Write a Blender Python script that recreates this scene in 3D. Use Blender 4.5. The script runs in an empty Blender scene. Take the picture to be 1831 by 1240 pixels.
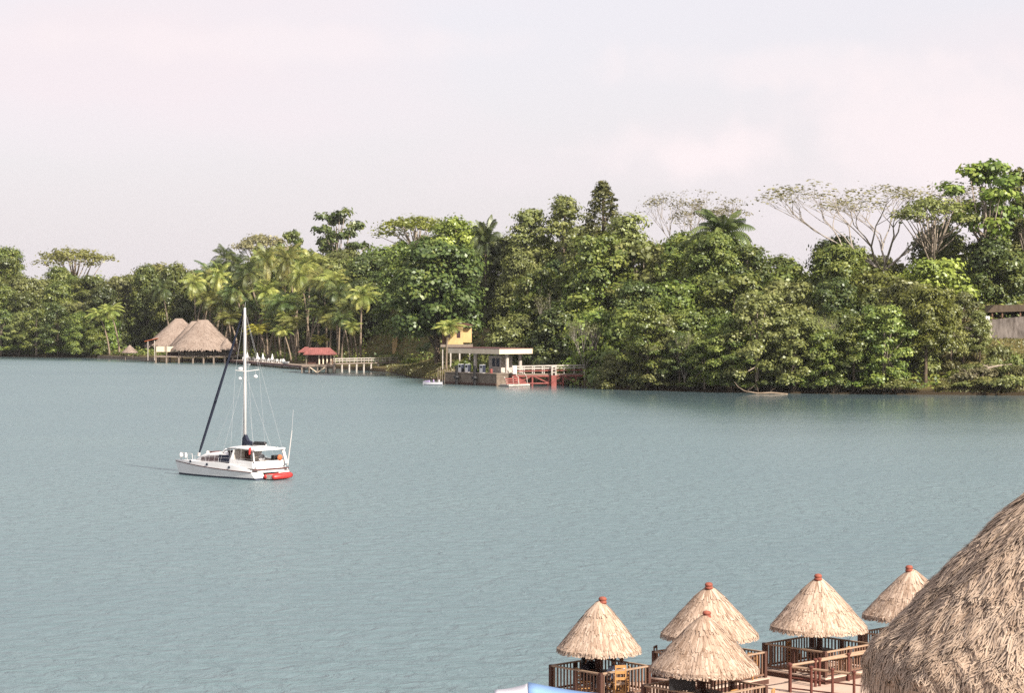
import bpy, bmesh, math, random
import numpy as np
from mathutils import Vector, Matrix

C = bpy.context.scene.collection
PI = math.pi
# ------------------------------------------------------------------ camera, world, sun, exposure
F, CX, HY, H = 3800.0, 915.5, 560.0, 15.0        # focal length (photo px), centre column, horizon row, eye height above water
cam = bpy.data.cameras.new('camera')
cam.sensor_fit = 'HORIZONTAL'; cam.sensor_width = 36; cam.lens = 36 * F / 1831
cam.shift_y = -(620 - HY) / 1831
cam.clip_start = 1; cam.clip_end = 30000
camo = bpy.data.objects.new('camera', cam); C.objects.link(camo)
camo.location = (0, 0, H); camo.rotation_euler = (PI / 2, 0, 0)
bpy.context.scene.camera = camo

SUN_EL = math.radians(36)
SUN_AZ = math.atan2(0.66, -0.75)                  # clockwise from +Y: to the right and a little behind the camera
SUNV = Vector((math.sin(SUN_AZ) * math.cos(SUN_EL), math.cos(SUN_AZ) * math.cos(SUN_EL), math.sin(SUN_EL)))
sl = bpy.data.lights.new('sun', 'SUN'); sl.energy = 4.8; sl.angle = math.radians(0.6); sl.color = (1.0, 0.92, 0.80)
so = bpy.data.objects.new('sun', sl); C.objects.link(so)
so.rotation_euler = (-SUNV).to_track_quat('-Z', 'Y').to_euler(); so.location = (60, -60, 120)

world = bpy.data.worlds.new('World'); bpy.context.scene.world = world; world.use_nodes = True
nt = world.node_tree; N = nt.nodes; L = nt.links
bg = N['Background']; bg.inputs['Strength'].default_value = 0.12
sky = N.new('ShaderNodeTexSky'); sky.sky_type = 'NISHITA'; sky.sun_disc = False
sky.sun_elevation = SUN_EL; sky.sun_rotation = SUN_AZ; sky.dust_density = 4.0; sky.air_density = 1.0
tc = N.new('ShaderNodeTexCoord')
mp = N.new('ShaderNodeMapping'); mp.inputs['Scale'].default_value = (4.2, 4.2, 11.0); mp.inputs['Location'].default_value = (0.35, 3.1, 0.6)
no = N.new('ShaderNodeTexNoise'); no.inputs['Scale'].default_value = 1.0; no.inputs['Detail'].default_value = 5; no.inputs['Roughness'].default_value = 0.48
rp = N.new('ShaderNodeValToRGB')
rp.color_ramp.elements[0].position = 0.44; rp.color_ramp.elements[0].color = (0, 0, 0, 1)
rp.color_ramp.elements[1].position = 0.68; rp.color_ramp.elements[1].color = (1, 1, 1, 1)
veil = N.new('ShaderNodeMix'); veil.data_type = 'RGBA'
veil.inputs[0].default_value = 0.82; veil.inputs[7].default_value = (3.60, 3.34, 3.46, 1)      # thin high overcast
cl = N.new('ShaderNodeMix'); cl.data_type = 'RGBA'; cl.inputs[7].default_value = (3.62, 3.30, 3.44, 1)
L.new(tc.outputs['Generated'], mp.inputs['Vector']); L.new(mp.outputs[0], no.inputs['Vector']); L.new(no.outputs['Fac'], rp.inputs[0])
L.new(sky.outputs[0], veil.inputs[6]); L.new(veil.outputs[2], cl.inputs[6]); L.new(rp.outputs[0], cl.inputs[0])
cur = cl.outputs[2]
for dx, dz, rx, rz_, amt in ((.093, .074, .052, .016, .9), (.20, .082, .085, .036, .75), (.13, .115, .10, .012, .45), (-.12, .125, .15, .010, .4)):   # soft cumulus low over the far bank
    sb = N.new('ShaderNodeVectorMath'); sb.operation = 'SUBTRACT'; sb.inputs[1].default_value = (dx, .99, dz); L.new(tc.outputs['Generated'], sb.inputs[0])
    ml = N.new('ShaderNodeVectorMath'); ml.operation = 'MULTIPLY'; ml.inputs[1].default_value = (1 / rx, .5, 1 / rz_); L.new(sb.outputs[0], ml.inputs[0])
    le = N.new('ShaderNodeVectorMath'); le.operation = 'LENGTH'; L.new(ml.outputs[0], le.inputs[0])
    n2 = N.new('ShaderNodeTexNoise'); n2.inputs['Scale'].default_value = 34; n2.inputs['Detail'].default_value = 6; L.new(tc.outputs['Generated'], n2.inputs['Vector'])
    ad = N.new('ShaderNodeMath'); ad.operation = 'MULTIPLY_ADD'; ad.inputs[1].default_value = -1.9; L.new(n2.outputs['Fac'], ad.inputs[0]); L.new(le.outputs['Value'], ad.inputs[2])
    mr = N.new('ShaderNodeMapRange'); mr.interpolation_type = 'SMOOTHSTEP'; mr.inputs[1].default_value = .25; mr.inputs[2].default_value = -.75; mr.inputs[3].default_value = 0; mr.inputs[4].default_value = amt; L.new(ad.outputs[0], mr.inputs[0])
    cm = N.new('ShaderNodeMix'); cm.data_type = 'RGBA'; cm.inputs[7].default_value = (3.92, 3.52, 3.58, 1); L.new(cur, cm.inputs[6]); L.new(mr.outputs[0], cm.inputs[0]); cur = cm.outputs[2]
L.new(cur, bg.inputs['Color'])
sc = bpy.context.scene
sc.view_settings.view_transform = 'Standard'; sc.view_settings.look = 'None'
sc.view_settings.exposure = 1.1; sc.view_settings.gamma = 1.0
sc.cycles.max_bounces = 6; sc.cycles.diffuse_bounces = 2; sc.cycles.glossy_bounces = 2; sc.cycles.transmission_bounces = 3
sc.cycles.volume_bounces = 0
sc.cycles.use_denoising = False

# ------------------------------------------------------------------ helpers
def Yat(py, z=0.0): return (H - z) * F / (py - HY)            # distance of a point of height z seen on row py
def Xat(px, Y): return (px - CX) * Y / F
def Zat(py, Y): return H - (py - HY) * Y / F
def interp(x, t): return float(np.interp(x, [a[0] for a in t], [a[1] for a in t]))
def sstep(x, a, b):
    t = min(1, max(0, (x - a) / (b - a))); return t * t * (3 - 2 * t)

ALB = 0.76                                        # overall reflectance of painted and natural surfaces
def mat(name, c1, c2=None, scale=3.0, rough=0.7, spec=0.3, metal=0.0, bump=0.0, bscale=None, tint=None, stretch=(1, 1, 1), detail=5):
    c1, c2, tint = [c and tuple(round(x * ALB, 4) for x in c) for c in (c1, c2, tint)]
    m = bpy.data.materials.new(name); m.use_nodes = True
    n = m.node_tree.nodes; l = m.node_tree.links; b = n['Principled BSDF']
    b.inputs['Roughness'].default_value = rough; b.inputs['Metallic'].default_value = metal
    b.inputs['Specular IOR Level'].default_value = spec
    b.inputs['Base Color'].default_value = (*c1, 1)
    out = None
    if c2 or bump:
        t = n.new('ShaderNodeTexCoord'); mpn = n.new('ShaderNodeMapping'); mpn.inputs['Scale'].default_value = stretch
        l.new(t.outputs['Object'], mpn.inputs[0])
        nz = n.new('ShaderNodeTexNoise'); nz.inputs['Scale'].default_value = scale; nz.inputs['Detail'].default_value = detail
        nz.inputs['Roughness'].default_value = 0.65
        l.new(mpn.outputs[0], nz.inputs['Vector'])
    if c2:
        r = n.new('ShaderNodeValToRGB'); r.color_ramp.elements[0].position = 0.33; r.color_ramp.elements[1].position = 0.67
        r.color_ramp.elements[0].color = (*c1, 1); r.color_ramp.elements[1].color = (*c2, 1)
        l.new(nz.outputs['Fac'], r.inputs[0]); out = r.outputs[0]
    if tint:                                                    # each strip / blade has a shade of its own
        at = n.new('ShaderNodeAttribute'); at.attribute_name = 'tint'
        mx = n.new('ShaderNodeMix'); mx.data_type = 'RGBA'
        if out: l.new(out, mx.inputs[6])
        else: mx.inputs[6].default_value = (*c1, 1)
        mx.inputs[7].default_value = (*tint, 1); l.new(at.outputs['Fac'], mx.inputs[0]); out = mx.outputs[2]
    if out: l.new(out, b.inputs['Base Color'])
    if bump:
        nb = n.new('ShaderNodeTexNoise'); nb.inputs['Scale'].default_value = bscale or scale * 4; nb.inputs['Detail'].default_value = 4
        l.new(mpn.outputs[0], nb.inputs['Vector'])
        bp = n.new('ShaderNodeBump'); bp.inputs['Strength'].default_value = bump; bp.inputs['Distance'].default_value = 0.05
        l.new(nb.outputs['Fac'], bp.inputs['Height']); l.new(bp.outputs[0], b.inputs['Normal'])
    return m

def leafmat(name, c1, c2, c3, trans=0.35):
    """leaf colour varies from leaf to leaf (tint) and from tree to tree; light passes through the blades"""
    m = bpy.data.materials.new(name); m.use_nodes = True
    n = m.node_tree.nodes; l = m.node_tree.links; n.remove(n['Principled BSDF']); o = n['Material Output']
    at = n.new('ShaderNodeAttribute'); at.attribute_name = 'tint'
    r = n.new('ShaderNodeValToRGB'); e = r.color_ramp.elements
    e[0].position = 0.1; e[0].color = (*c1, 1); e[1].position = 0.95; e[1].color = (*c3, 1)
    x = e.new(0.55); x.color = (*c2, 1)
    l.new(at.outputs['Fac'], r.inputs[0])
    oi = n.new('ShaderNodeObjectInfo'); hs = n.new('ShaderNodeHueSaturation')
    mr = n.new('ShaderNodeMapRange'); mr.inputs[3].default_value = 0.485; mr.inputs[4].default_value = 0.512
    mv = n.new('ShaderNodeMapRange'); mv.inputs[3].default_value = 0.55; mv.inputs[4].default_value = 1.25
    l.new(oi.outputs['Random'], mr.inputs[0]); l.new(mr.outputs[0], hs.inputs['Hue'])
    l.new(oi.outputs['Random'], mv.inputs[0]); l.new(mv.outputs[0], hs.inputs['Value'])
    l.new(r.outputs[0], hs.inputs['Color'])
    d = n.new('ShaderNodeBsdfDiffuse'); t = n.new('ShaderNodeBsdfTranslucent'); g = n.new('ShaderNodeBsdfGlossy')
    g.inputs['Roughness'].default_value = 0.45; g.inputs['Color'].default_value = (0.9, 0.95, 0.9, 1)
    l.new(hs.outputs[0], d.inputs['Color']); l.new(hs.outputs[0], t.inputs['Color'])
    m1 = n.new('ShaderNodeMixShader'); m1.inputs[0].default_value = trans
    m2 = n.new('ShaderNodeMixShader'); m2.inputs[0].default_value = 0.035
    l.new(d.outputs[0], m1.inputs[1]); l.new(t.outputs[0], m1.inputs[2])
    l.new(m1.outputs[0], m2.inputs[1]); l.new(g.outputs[0], m2.inputs[2]); l.new(m2.outputs[0], o.inputs['Surface'])
    return m

class MB:
    """collects shapes into ONE mesh"""
    def __init__(s): s.v = []; s.f = []; s.t = []
    def add(s, vs, fs, tint=0.5):
        b = len(s.v); s.v += [tuple(p) for p in vs]; s.f += [tuple(i + b for i in q) for q in fs]; s.t += [tint] * len(vs)
        return s
    def box(s, x0, x1, y0, y1, z0, z1):
        vs = [(x, y, z) for z in (z0, z1) for y in (y0, y1) for x in (x0, x1)]
        return s.add(vs, [(0, 2, 3, 1), (4, 5, 7, 6), (0, 1, 5, 4), (2, 6, 7, 3), (0, 4, 6, 2), (1, 3, 7, 5)])
    def bar(s, p, q, w, h=None, up=(0, 0, 1), tint=0.5):
        p, q = Vector(p), Vector(q); h = h or w; d = (q - p).normalized(); u = Vector(up)
        if abs(d.dot(u)) > 0.98: u = Vector((1, 0, 0))
        a = d.cross(u).normalized() * w / 2; b = a.cross(d).normalized() * h / 2
        vs = [p - a - b, p + a - b, p + a + b, p - a + b, q - a - b, q + a - b, q + a + b, q - a + b]
        return s.add(vs, [(0, 3, 2, 1), (4, 5, 6, 7), (0, 1, 5, 4), (1, 2, 6, 5), (2, 3, 7, 6), (3, 0, 4, 7)], tint)
    def tube(s, pts, rad, n=8, cap=True, tint=0.5):
        pts = [Vector(p) for p in pts]
        if not hasattr(rad, '__len__'): rad = [rad] * len(pts)
        vs = []; fs = []
        ref = Vector((0.31, 0.95, 0.05))
        for i, p in enumerate(pts):
            d = (pts[min(i + 1, len(pts) - 1)] - pts[max(i - 1, 0)]).normalized()
            a = d.cross(ref)
            if a.length < 0.05: a = d.cross(Vector((1, 0, 0)))
            a.normalize(); b = d.cross(a)
            for k in range(n):
                w = 2 * PI * k / n; vs.append(p + (a * math.cos(w) + b * math.sin(w)) * rad[i])
        for i in range(len(pts) - 1):
            for k in range(n):
                k2 = (k + 1) % n; fs.append((i * n + k, i * n + k2, (i + 1) * n + k2, (i + 1) * n + k))
        if cap:
            fs.append(tuple(range(n))); fs.append(tuple((len(pts) - 1) * n + k for k in reversed(range(n))))
        return s.add(vs, fs, tint)
    def lathe(s, prof, n=24, c=(0, 0, 0), tint=0.5, sx=1.0, sy=1.0):
        vs = []; fs = []
        for r, z in prof:
            for k in range(n):
                w = 2 * PI * k / n; vs.append((c[0] + r * sx * math.cos(w), c[1] + r * sy * math.sin(w), c[2] + z))
        for i in range(len(prof) - 1):
            for k in range(n):
                k2 = (k + 1) % n; fs.append((i * n + k, i * n + k2, (i + 1) * n + k2, (i + 1) * n + k))
        if prof[0][0] > 1e-3: fs.append(tuple(reversed(range(n))))
        if prof[-1][0] > 1e-3: fs.append(tuple((len(prof) - 1) * n + k for k in range(n)))
        return s.add(vs, fs, tint)
    def ball(s, c, r, n=12, m=8, sx=1, sy=1, sz=1, tint=0.5):
        return s.lathe([(max(1e-4, r * math.sin(PI * i / m)), -r * math.cos(PI * i / m) * sz) for i in range(m + 1)], n, c, tint, sx, sy)
    def prism(s, poly, z0, z1):
        n = len(poly); vs = [(x, y, z0) for x, y in poly] + [(x, y, z1) for x, y in poly]
        fs = [tuple(reversed(range(n))), tuple(range(n, 2 * n))] + [(i, (i + 1) % n, n + (i + 1) % n, n + i) for i in range(n)]
        return s.add(vs, fs)
    def loft(s, rings, closed=True, caps=True):
        n = len(rings[0]); vs = [p for r in rings for p in r]; fs = []
        for i in range(len(rings) - 1):
            for k in range(n if closed else n - 1):
                k2 = (k + 1) % n; fs.append((i * n + k, i * n + k2, (i + 1) * n + k2, (i + 1) * n + k))
        if caps: fs.append(tuple(reversed(range(n)))); fs.append(tuple((len(rings) - 1) * n + k for k in range(n)))
        return s.add(vs, fs)
    def mesh(s, name, m=None, smooth=False, tinted=False):
        me = bpy.data.meshes.new(name); me.from_pydata(s.v, [], s.f)
        if m: me.materials.append(m)
        bm = bmesh.new(); bm.from_mesh(me); bmesh.ops.recalc_face_normals(bm, faces=bm.faces); bm.to_mesh(me); bm.free()
        if smooth: me.polygons.foreach_set('use_smooth', [True] * len(me.polygons))
        if tinted:
            a = me.attributes.new('tint', 'FLOAT', 'POINT'); a.data.foreach_set('value', np.array(s.t, dtype=np.float32))
        me.update(); return me
    def build(s, name, m, parent=None, smooth=False, tinted=False, bevel=0.0):
        o = bpy.data.objects.new(name, s.mesh(name, m, smooth, tinted)); C.objects.link(o)
        if parent: o.parent = parent
        if bevel:
            md = o.modifiers.new('bevel', 'BEVEL'); md.width = bevel; md.segments = 2; md.limit_method = 'ANGLE'
        return o

def tag(o, label, cat, group=None, kind=None):
    o['label'] = label; o['category'] = cat
    if group: o['group'] = group
    if kind: o['kind'] = kind
    return o
def structure(o): o['kind'] = 'structure'; return o
def thing(name, label, cat, loc=(0, 0, 0), rz=0.0, group=None):
    o = bpy.data.objects.new(name, None); C.objects.link(o); o.empty_display_size = 0.3
    o.location = loc; o.rotation_euler = (0, 0, rz)
    return tag(o, label, cat, group)
def put(name, me, parent, m=None):
    o = bpy.data.objects.new(name, me); C.objects.link(o); o.parent = parent
    if m: o.material_slots[0].link = 'OBJECT'; o.material_slots[0].material = m
    return o
def copy_tree(src, parent=None):
    c = src.copy(); C.objects.link(c); c.parent = parent
    for ch in src.children: copy_tree(ch, c)
    return c

# ------------------------------------------------------------------ materials
M = {}
M['water'] = None
M['white'] = mat('white_gelcoat', (0.86, 0.85, 0.85), (0.78, 0.77, 0.76), 0.8, 0.3, 0.5)
M['cream'] = mat('cream_paint', (0.84, 0.70, 0.53), (0.70, 0.57, 0.42), 0.5, 0.6)
M['whitepaint'] = mat('weathered_white_paint', (0.66, 0.60, 0.55), (0.40, 0.35, 0.30), 1.4, 0.7)
M['navy'] = mat('navy_canvas', (0.012, 0.016, 0.035), (0.022, 0.027, 0.05), 4, 0.85)
M['black'] = mat('black_plastic', (0.012, 0.012, 0.014), (0.02, 0.02, 0.022), 4, 0.5)
M['boot'] = mat('dark_blue_antifouling', (0.02, 0.03, 0.055), (0.035, 0.045, 0.07), 2, 0.6)
M['maroon'] = mat('maroon_stripe', (0.10, 0.035, 0.035), (0.13, 0.05, 0.045), 2, 0.5)
M['smoke'] = mat('tinted_window', (0.05, 0.022, 0.02), (0.075, 0.035, 0.03), 2, 0.12, 0.6)
M['red'] = mat('red_rubber', (0.55, 0.035, 0.03), (0.45, 0.03, 0.025), 2, 0.4, 0.5)
M['redpaint'] = mat('faded_red_paint', (0.34, 0.10, 0.085), (0.19, 0.055, 0.048), 0.9, 0.8)
M['redroof'] = mat('red_metal_roof', (0.34, 0.12, 0.105), (0.21, 0.075, 0.065), 0.8, 0.65)
M['alu'] = mat('pale_aluminium', (0.66, 0.64, 0.63), (0.58, 0.56, 0.55), 1.5, 0.35, 0.5)
M['steel'] = mat('steel_wire', (0.55, 0.55, 0.57), None, 1, 0.35, 0.5)
M['orange'] = mat('orange_fabric', (0.55, 0.16, 0.06), (0.45, 0.12, 0.05), 3, 0.8)
M['thatch'] = mat('palm_thatch', (0.22, 0.14, 0.096), (0.41, 0.295, 0.218), 2.2, 0.9, 0.1, tint=(0.60, 0.465, 0.37), bump=0.4)
M['thatchold'] = mat('weathered_thatch', (0.30, 0.205, 0.148), (0.47, 0.345, 0.255), 1.1, 0.95, 0.1, tint=(0.62, 0.49, 0.385), bump=0.6)
M['thatchfar'] = mat('grey_thatch', (0.19, 0.135, 0.108), (0.34, 0.265, 0.22), 0.5, 0.95, 0.1, tint=(0.33, 0.262, 0.22), bump=0.5)
M['terracotta'] = mat('terracotta', (0.33, 0.095, 0.06), (0.22, 0.062, 0.042), 5, 0.7)
M['darkwood'] = mat('dark_stained_wood', (0.07, 0.032, 0.024), (0.11, 0.05, 0.035), 6, 0.75, stretch=(1, 1, 0.2))
M['fencewood'] = mat('brown_fence_wood', (0.14, 0.075, 0.05), (0.22, 0.125, 0.085), 8, 0.8, stretch=(1, 1, 0.25))
M['greywood'] = mat('weathered_wood', (0.20, 0.155, 0.125), (0.30, 0.24, 0.195), 3, 0.85)
M['railwood'] = mat('sunbleached_rail', (0.42, 0.29, 0.20), (0.33, 0.22, 0.15), 5, 0.8)
M['postwood'] = mat('maroon_post', (0.11, 0.035, 0.026), (0.15, 0.05, 0.035), 5, 0.7)
M['chairwood'] = mat('varnished_pine', (0.44, 0.22, 0.075), (0.54, 0.29, 0.11), 5, 0.5)
M['deck'] = mat('pink_concrete_deck', (0.50, 0.36, 0.285), (0.58, 0.44, 0.36), 0.9, 0.85, bump=0.15)
M['concrete'] = mat('stained_concrete', (0.13, 0.10, 0.078), (0.25, 0.20, 0.155), 0.8, 0.9, bump=0.3)
M['greywall'] = mat('grey_block_wall', (0.075, 0.06, 0.052), (0.25, 0.215, 0.195), 1.3, 0.9, stretch=(1, 1, 0.25), bump=0.3)
M['yellow'] = mat('yellow_house_paint', (0.72, 0.52, 0.25), (0.54, 0.37, 0.17), 0.6, 0.8)
M['bluetarp'] = mat('blue_tarpaulin', (0.20, 0.36, 0.66), (0.25, 0.42, 0.72), 1.5, 0.5)
M['whitetarp'] = mat('white_tarpaulin', (0.74, 0.72, 0.78), (0.68, 0.67, 0.72), 1.5, 0.5)
M['trunk'] = mat('bark', (0.085, 0.06, 0.042), (0.16, 0.12, 0.085), 1.2, 0.9, stretch=(1, 1, 0.3))
M['paletrunk'] = mat('pale_bark', (0.24, 0.19, 0.15), (0.36, 0.30, 0.24), 1.5, 0.9, stretch=(1, 1, 0.3))
M['whitebark'] = mat('whitish_bark', (0.30, 0.26, 0.22), (0.42, 0.37, 0.325), 1.5, 0.9)
M['palmtrunk'] = mat('palm_bark', (0.19, 0.14, 0.10), (0.30, 0.235, 0.175), 2.0, 0.9)
M['skin'] = mat('skin', (0.26, 0.13, 0.08), None, 1, 0.5)
M['hair'] = mat('black_hair', (0.010, 0.008, 0.008), (0.02, 0.016, 0.015), 20, 0.5)
M['shirtblue'] = mat('pale_blue_shirt', (0.36, 0.42, 0.58), (0.30, 0.36, 0.50), 6, 0.9)
M['shirtwhite'] = mat('white_shirt', (0.72, 0.71, 0.76), (0.64, 0.63, 0.68), 6, 0.9)
M['shirtdark'] = mat('dark_shirt', (0.016, 0.014, 0.022), (0.028, 0.022, 0.03), 6, 0.9)
M['shirtlilac'] = mat('lilac_shirt', (0.42, 0.34, 0.55), (0.35, 0.28, 0.47), 6, 0.9)
M['trousers'] = mat('dark_trousers', (0.03, 0.032, 0.045), (0.045, 0.046, 0.06), 6, 0.9)
M['eye'] = mat('eye', (0.02, 0.012, 0.01), None, 1, 0.2)
LM = {
 'dark':   leafmat('leaf_dark',   (0.044, 0.071, 0.021), (0.088, 0.121, 0.028), (0.192, 0.210, 0.046)),
 'mid':    leafmat('leaf_mid',    (0.066, 0.103, 0.022), (0.143, 0.178, 0.035), (0.270, 0.288, 0.062)),
 'bright': leafmat('leaf_bright', (0.076, 0.126, 0.022), (0.154, 0.210, 0.035), (0.278, 0.307, 0.057)),
 'lime':   leafmat('leaf_lime',   (0.112, 0.144, 0.026), (0.209, 0.241, 0.043), (0.316, 0.338, 0.066)),
 'olive':  leafmat('leaf_olive',  (0.092, 0.106, 0.032), (0.166, 0.182, 0.051), (0.274, 0.274, 0.088)),
 'brown':  leafmat('leaf_brown',  (0.116, 0.121, 0.037), (0.199, 0.198, 0.056), (0.292, 0.281, 0.083)),
 'grey':   leafmat('leaf_grey',   (0.155, 0.152, 0.071), (0.247, 0.231, 0.107), (0.340, 0.307, 0.154)),
 'palm':   leafmat('leaf_palm',   (0.118, 0.158, 0.035), (0.261, 0.285, 0.068), (0.492, 0.464, 0.134), 0.3),
 'palmyellow': leafmat('leaf_palm_yellow', (0.198, 0.191, 0.032), (0.385, 0.358, 0.051), (0.525, 0.487, 0.093), 0.3),
 'palmdark': leafmat('leaf_palm_dark', (0.045, 0.076, 0.022), (0.100, 0.134, 0.037), (0.201, 0.222, 0.062), 0.25),
}

# ------------------------------------------------------------------ water
def make_water():
    me = bpy.data.meshes.new('water')
    xs = [-9000, -3000, -1000, -500] + list(range(-300, 301, 8)) + [500, 1000, 3000, 9000]
    ys = [-300, 0, 150] + list(range(200, 800, 8)) + [900, 1400, 4000, 14000]
    vs = [(x, y, 0) for y in ys for x in xs]; k = len(xs)
    me.from_pydata(vs, [], [(j * k + i, j * k + i + 1, (j + 1) * k + i + 1, (j + 1) * k + i) for j in range(len(ys) - 1) for i in range(k - 1)])
    at = me.attributes.new('open_water', 'FLOAT', 'POINT')      # 0 in the lee of the wooded bank, 1 out on the river
    at.data.foreach_set('value', [sstep(shoreY(CX + F * x / y) - y, 10, 80 + 150 * sstep(CX + F * x / y, 900, 1400)) if y > 100 else 1.0 for x, y, _ in vs])
    m = bpy.data.materials.new('river_water'); m.use_nodes = True
    n = m.node_tree.nodes; l = m.node_tree.links; b = n['Principled BSDF']
    b.inputs['Roughness'].default_value = 0.16; b.inputs['IOR'].default_value = 1.33; b.inputs['Specular IOR Level'].default_value = 0.60
    t = n.new('ShaderNodeTexCoord')
    def noise(scale, detail, rough=0.55, st=(1, 1, 1)):
        mpn = n.new('ShaderNodeMapping'); mpn.inputs['Scale'].default_value = st; mpn.inputs['Rotation'].default_value = (0, 0, 0.35)
        l.new(t.outputs['Object'], mpn.inputs[0])
        z = n.new('ShaderNodeTexNoise'); z.inputs['Scale'].default_value = scale; z.inputs['Detail'].default_value = detail
        z.inputs['Roughness'].default_value = rough; l.new(mpn.outputs[0], z.inputs['Vector']); return z
    big = noise(0.016, 5, 0.6, (0.45, 1, 1)); mid = noise(0.16, 4, 0.6, (0.8, 1, 1)); small = noise(0.75, 5, 0.6, (0.95, 1.0, 1)); small.inputs['Distortion'].default_value = 0.8; mid.inputs['Distortion'].default_value = 1.2
    cr = n.new('ShaderNodeValToRGB'); cr.color_ramp.elements[0].position = 0.3; cr.color_ramp.elements[1].position = 0.7
    cr.color_ramp.elements[0].color = (0.080, 0.127, 0.142, 1); cr.color_ramp.elements[1].color = (0.112, 0.165, 0.177, 1)
    l.new(big.outputs['Fac'], cr.inputs[0]); l.new(cr.outputs[0], b.inputs['Base Color'])
    mx = n.new('ShaderNodeMath'); mx.operation = 'MULTIPLY_ADD'; mx.inputs[1].default_value = 0.55
    l.new(mid.outputs['Fac'], mx.inputs[0]); l.new(small.outputs['Fac'], mx.inputs[2])
    bp = n.new('ShaderNodeBump'); bp.inputs['Distance'].default_value = 0.75
    ms = n.new('ShaderNodeMapRange'); ms.inputs[1].default_value = 0.3; ms.inputs[2].default_value = 0.7; ms.inputs[3].default_value = 0.4; ms.inputs[4].default_value = 1.0
    l.new(big.outputs['Fac'], ms.inputs[0]); ow = n.new('ShaderNodeAttribute'); ow.attribute_name = 'open_water'
    om = n.new('ShaderNodeMapRange'); om.inputs[3].default_value = 0.05; om.inputs[4].default_value = 1.0; l.new(ow.outputs['Fac'], om.inputs[0])
    mm = n.new('ShaderNodeMath'); mm.operation = 'MULTIPLY'; l.new(ms.outputs[0], mm.inputs[0]); l.new(om.outputs[0], mm.inputs[1])
    l.new(mm.outputs[0], bp.inputs['Strength'])
    rr = n.new('ShaderNodeMapRange'); rr.inputs[3].default_value = 0.06; rr.inputs[4].default_value = 0.36; l.new(ow.outputs['Fac'], rr.inputs[0]); l.new(rr.outputs[0], b.inputs['Roughness'])
    l.new(mx.outputs[0], bp.inputs['Height']); l.new(bp.outputs[0], b.inputs['Normal'])
    me.materials.append(m)
    o = bpy.data.objects.new('water', me); C.objects.link(o); structure(o)

# ------------------------------------------------------------------ far bank terrain
SHORE = [(-900, 634), (-200, 636), (0, 638), (180, 640.5), (270, 644), (420, 648), (520, 655), (640, 662), (700, 667), (735, 676), (790, 681),
         (900, 684), (1030, 690), (1100, 697), (1300, 702.5), (1500, 705), (1831, 708), (2100, 711), (3200, 716)]
HAMP = [(-900, 12), (150, 12), (270, 14), (450, 16), (650, 18), (760, 19), (900, 20), (1100, 20), (1600, 20), (1720, 18), (3200, 18)]
HD0 = [(-900, 8), (150, 8), (250, 40), (450, 60), (650, 55), (760, 45), (830, 22), (1000, 10), (1100, 6), (1640, 6), (1720, 1), (3200, 1)]
HD1 = [(-900, 110), (150, 110), (270, 150), (450, 160), (650, 140), (760, 120), (900, 100), (1100, 85), (1600, 80), (1720, 72), (3200, 72)]
FLAT = [(-900, 0.9), (180, 0.9), (480, 1.0), (690, 1.2), (790, 3.2), (850, 2.6), (960, 1.6), (1100, 1.0), (1600, 1.0), (1700, 1.4), (3200, 1.4)]
def shoreY(px): return Yat(interp(px, SHORE))
def ground(px, d):
    if d <= 0: return max(-2.5, d * 0.35)
    z = interp(px, FLAT) * sstep(d, -2, 14 if 690 < px < 900 else 5)
    z += interp(px, HAMP) * sstep(d, interp(px, HD0), interp(px, HD1))
    return z + 0.25 * math.sin(px * 0.045 + d * 0.11) * sstep(d, 3, 20)
def terrain():
    cols = np.concatenate([np.arange(-900, -50, 60), np.arange(-50, 1900, 12), np.arange(1900, 3200, 60)])
    rows = [-10, -4, -1, 0, 1, 2.5, 5, 8, 12, 18, 25, 33, 42, 52, 65, 80, 100, 125, 160, 220, 400, 900, 2500]
    vs = []; fs = []; rnd = random.Random(3)
    for px in cols:
        s = shoreY(px)
        for d in rows:
            Y = s + d; jit = rnd.uniform(-0.08, 0.08) if d > 1 else 0
            vs.append((Xat(px, Y), Y, ground(px, d) + jit))
    R = len(rows)
    for i in range(len(cols) - 1):
        for j in range(R - 1):
            fs.append((i * R + j, (i + 1) * R + j, (i + 1) * R + j + 1, i * R + j + 1))
    me = bpy.data.meshes.new('terrain'); me.from_pydata(vs, [], fs)
    me.polygons.foreach_set('use_smooth', [True] * len(fs))
    m = mat('grassy_soil', (0.10, 0.085, 0.035), (0.20, 0.165, 0.07), 0.35, 0.95, 0.05, bump=0.6, bscale=3, detail=8)
    n = m.node_tree.nodes; l = m.node_tree.links; pb = n['Principled BSDF']; src = pb.inputs['Base Color'].links[0].from_socket
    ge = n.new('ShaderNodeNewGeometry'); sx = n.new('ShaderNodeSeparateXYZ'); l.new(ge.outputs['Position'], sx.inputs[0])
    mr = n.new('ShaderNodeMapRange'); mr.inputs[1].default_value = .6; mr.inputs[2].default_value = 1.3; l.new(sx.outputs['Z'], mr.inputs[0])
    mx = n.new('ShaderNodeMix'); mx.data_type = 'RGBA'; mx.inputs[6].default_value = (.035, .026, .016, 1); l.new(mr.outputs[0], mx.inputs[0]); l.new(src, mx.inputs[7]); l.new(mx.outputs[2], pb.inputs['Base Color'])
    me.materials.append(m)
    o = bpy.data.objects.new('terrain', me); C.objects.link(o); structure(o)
terrain()
make_water()

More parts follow.
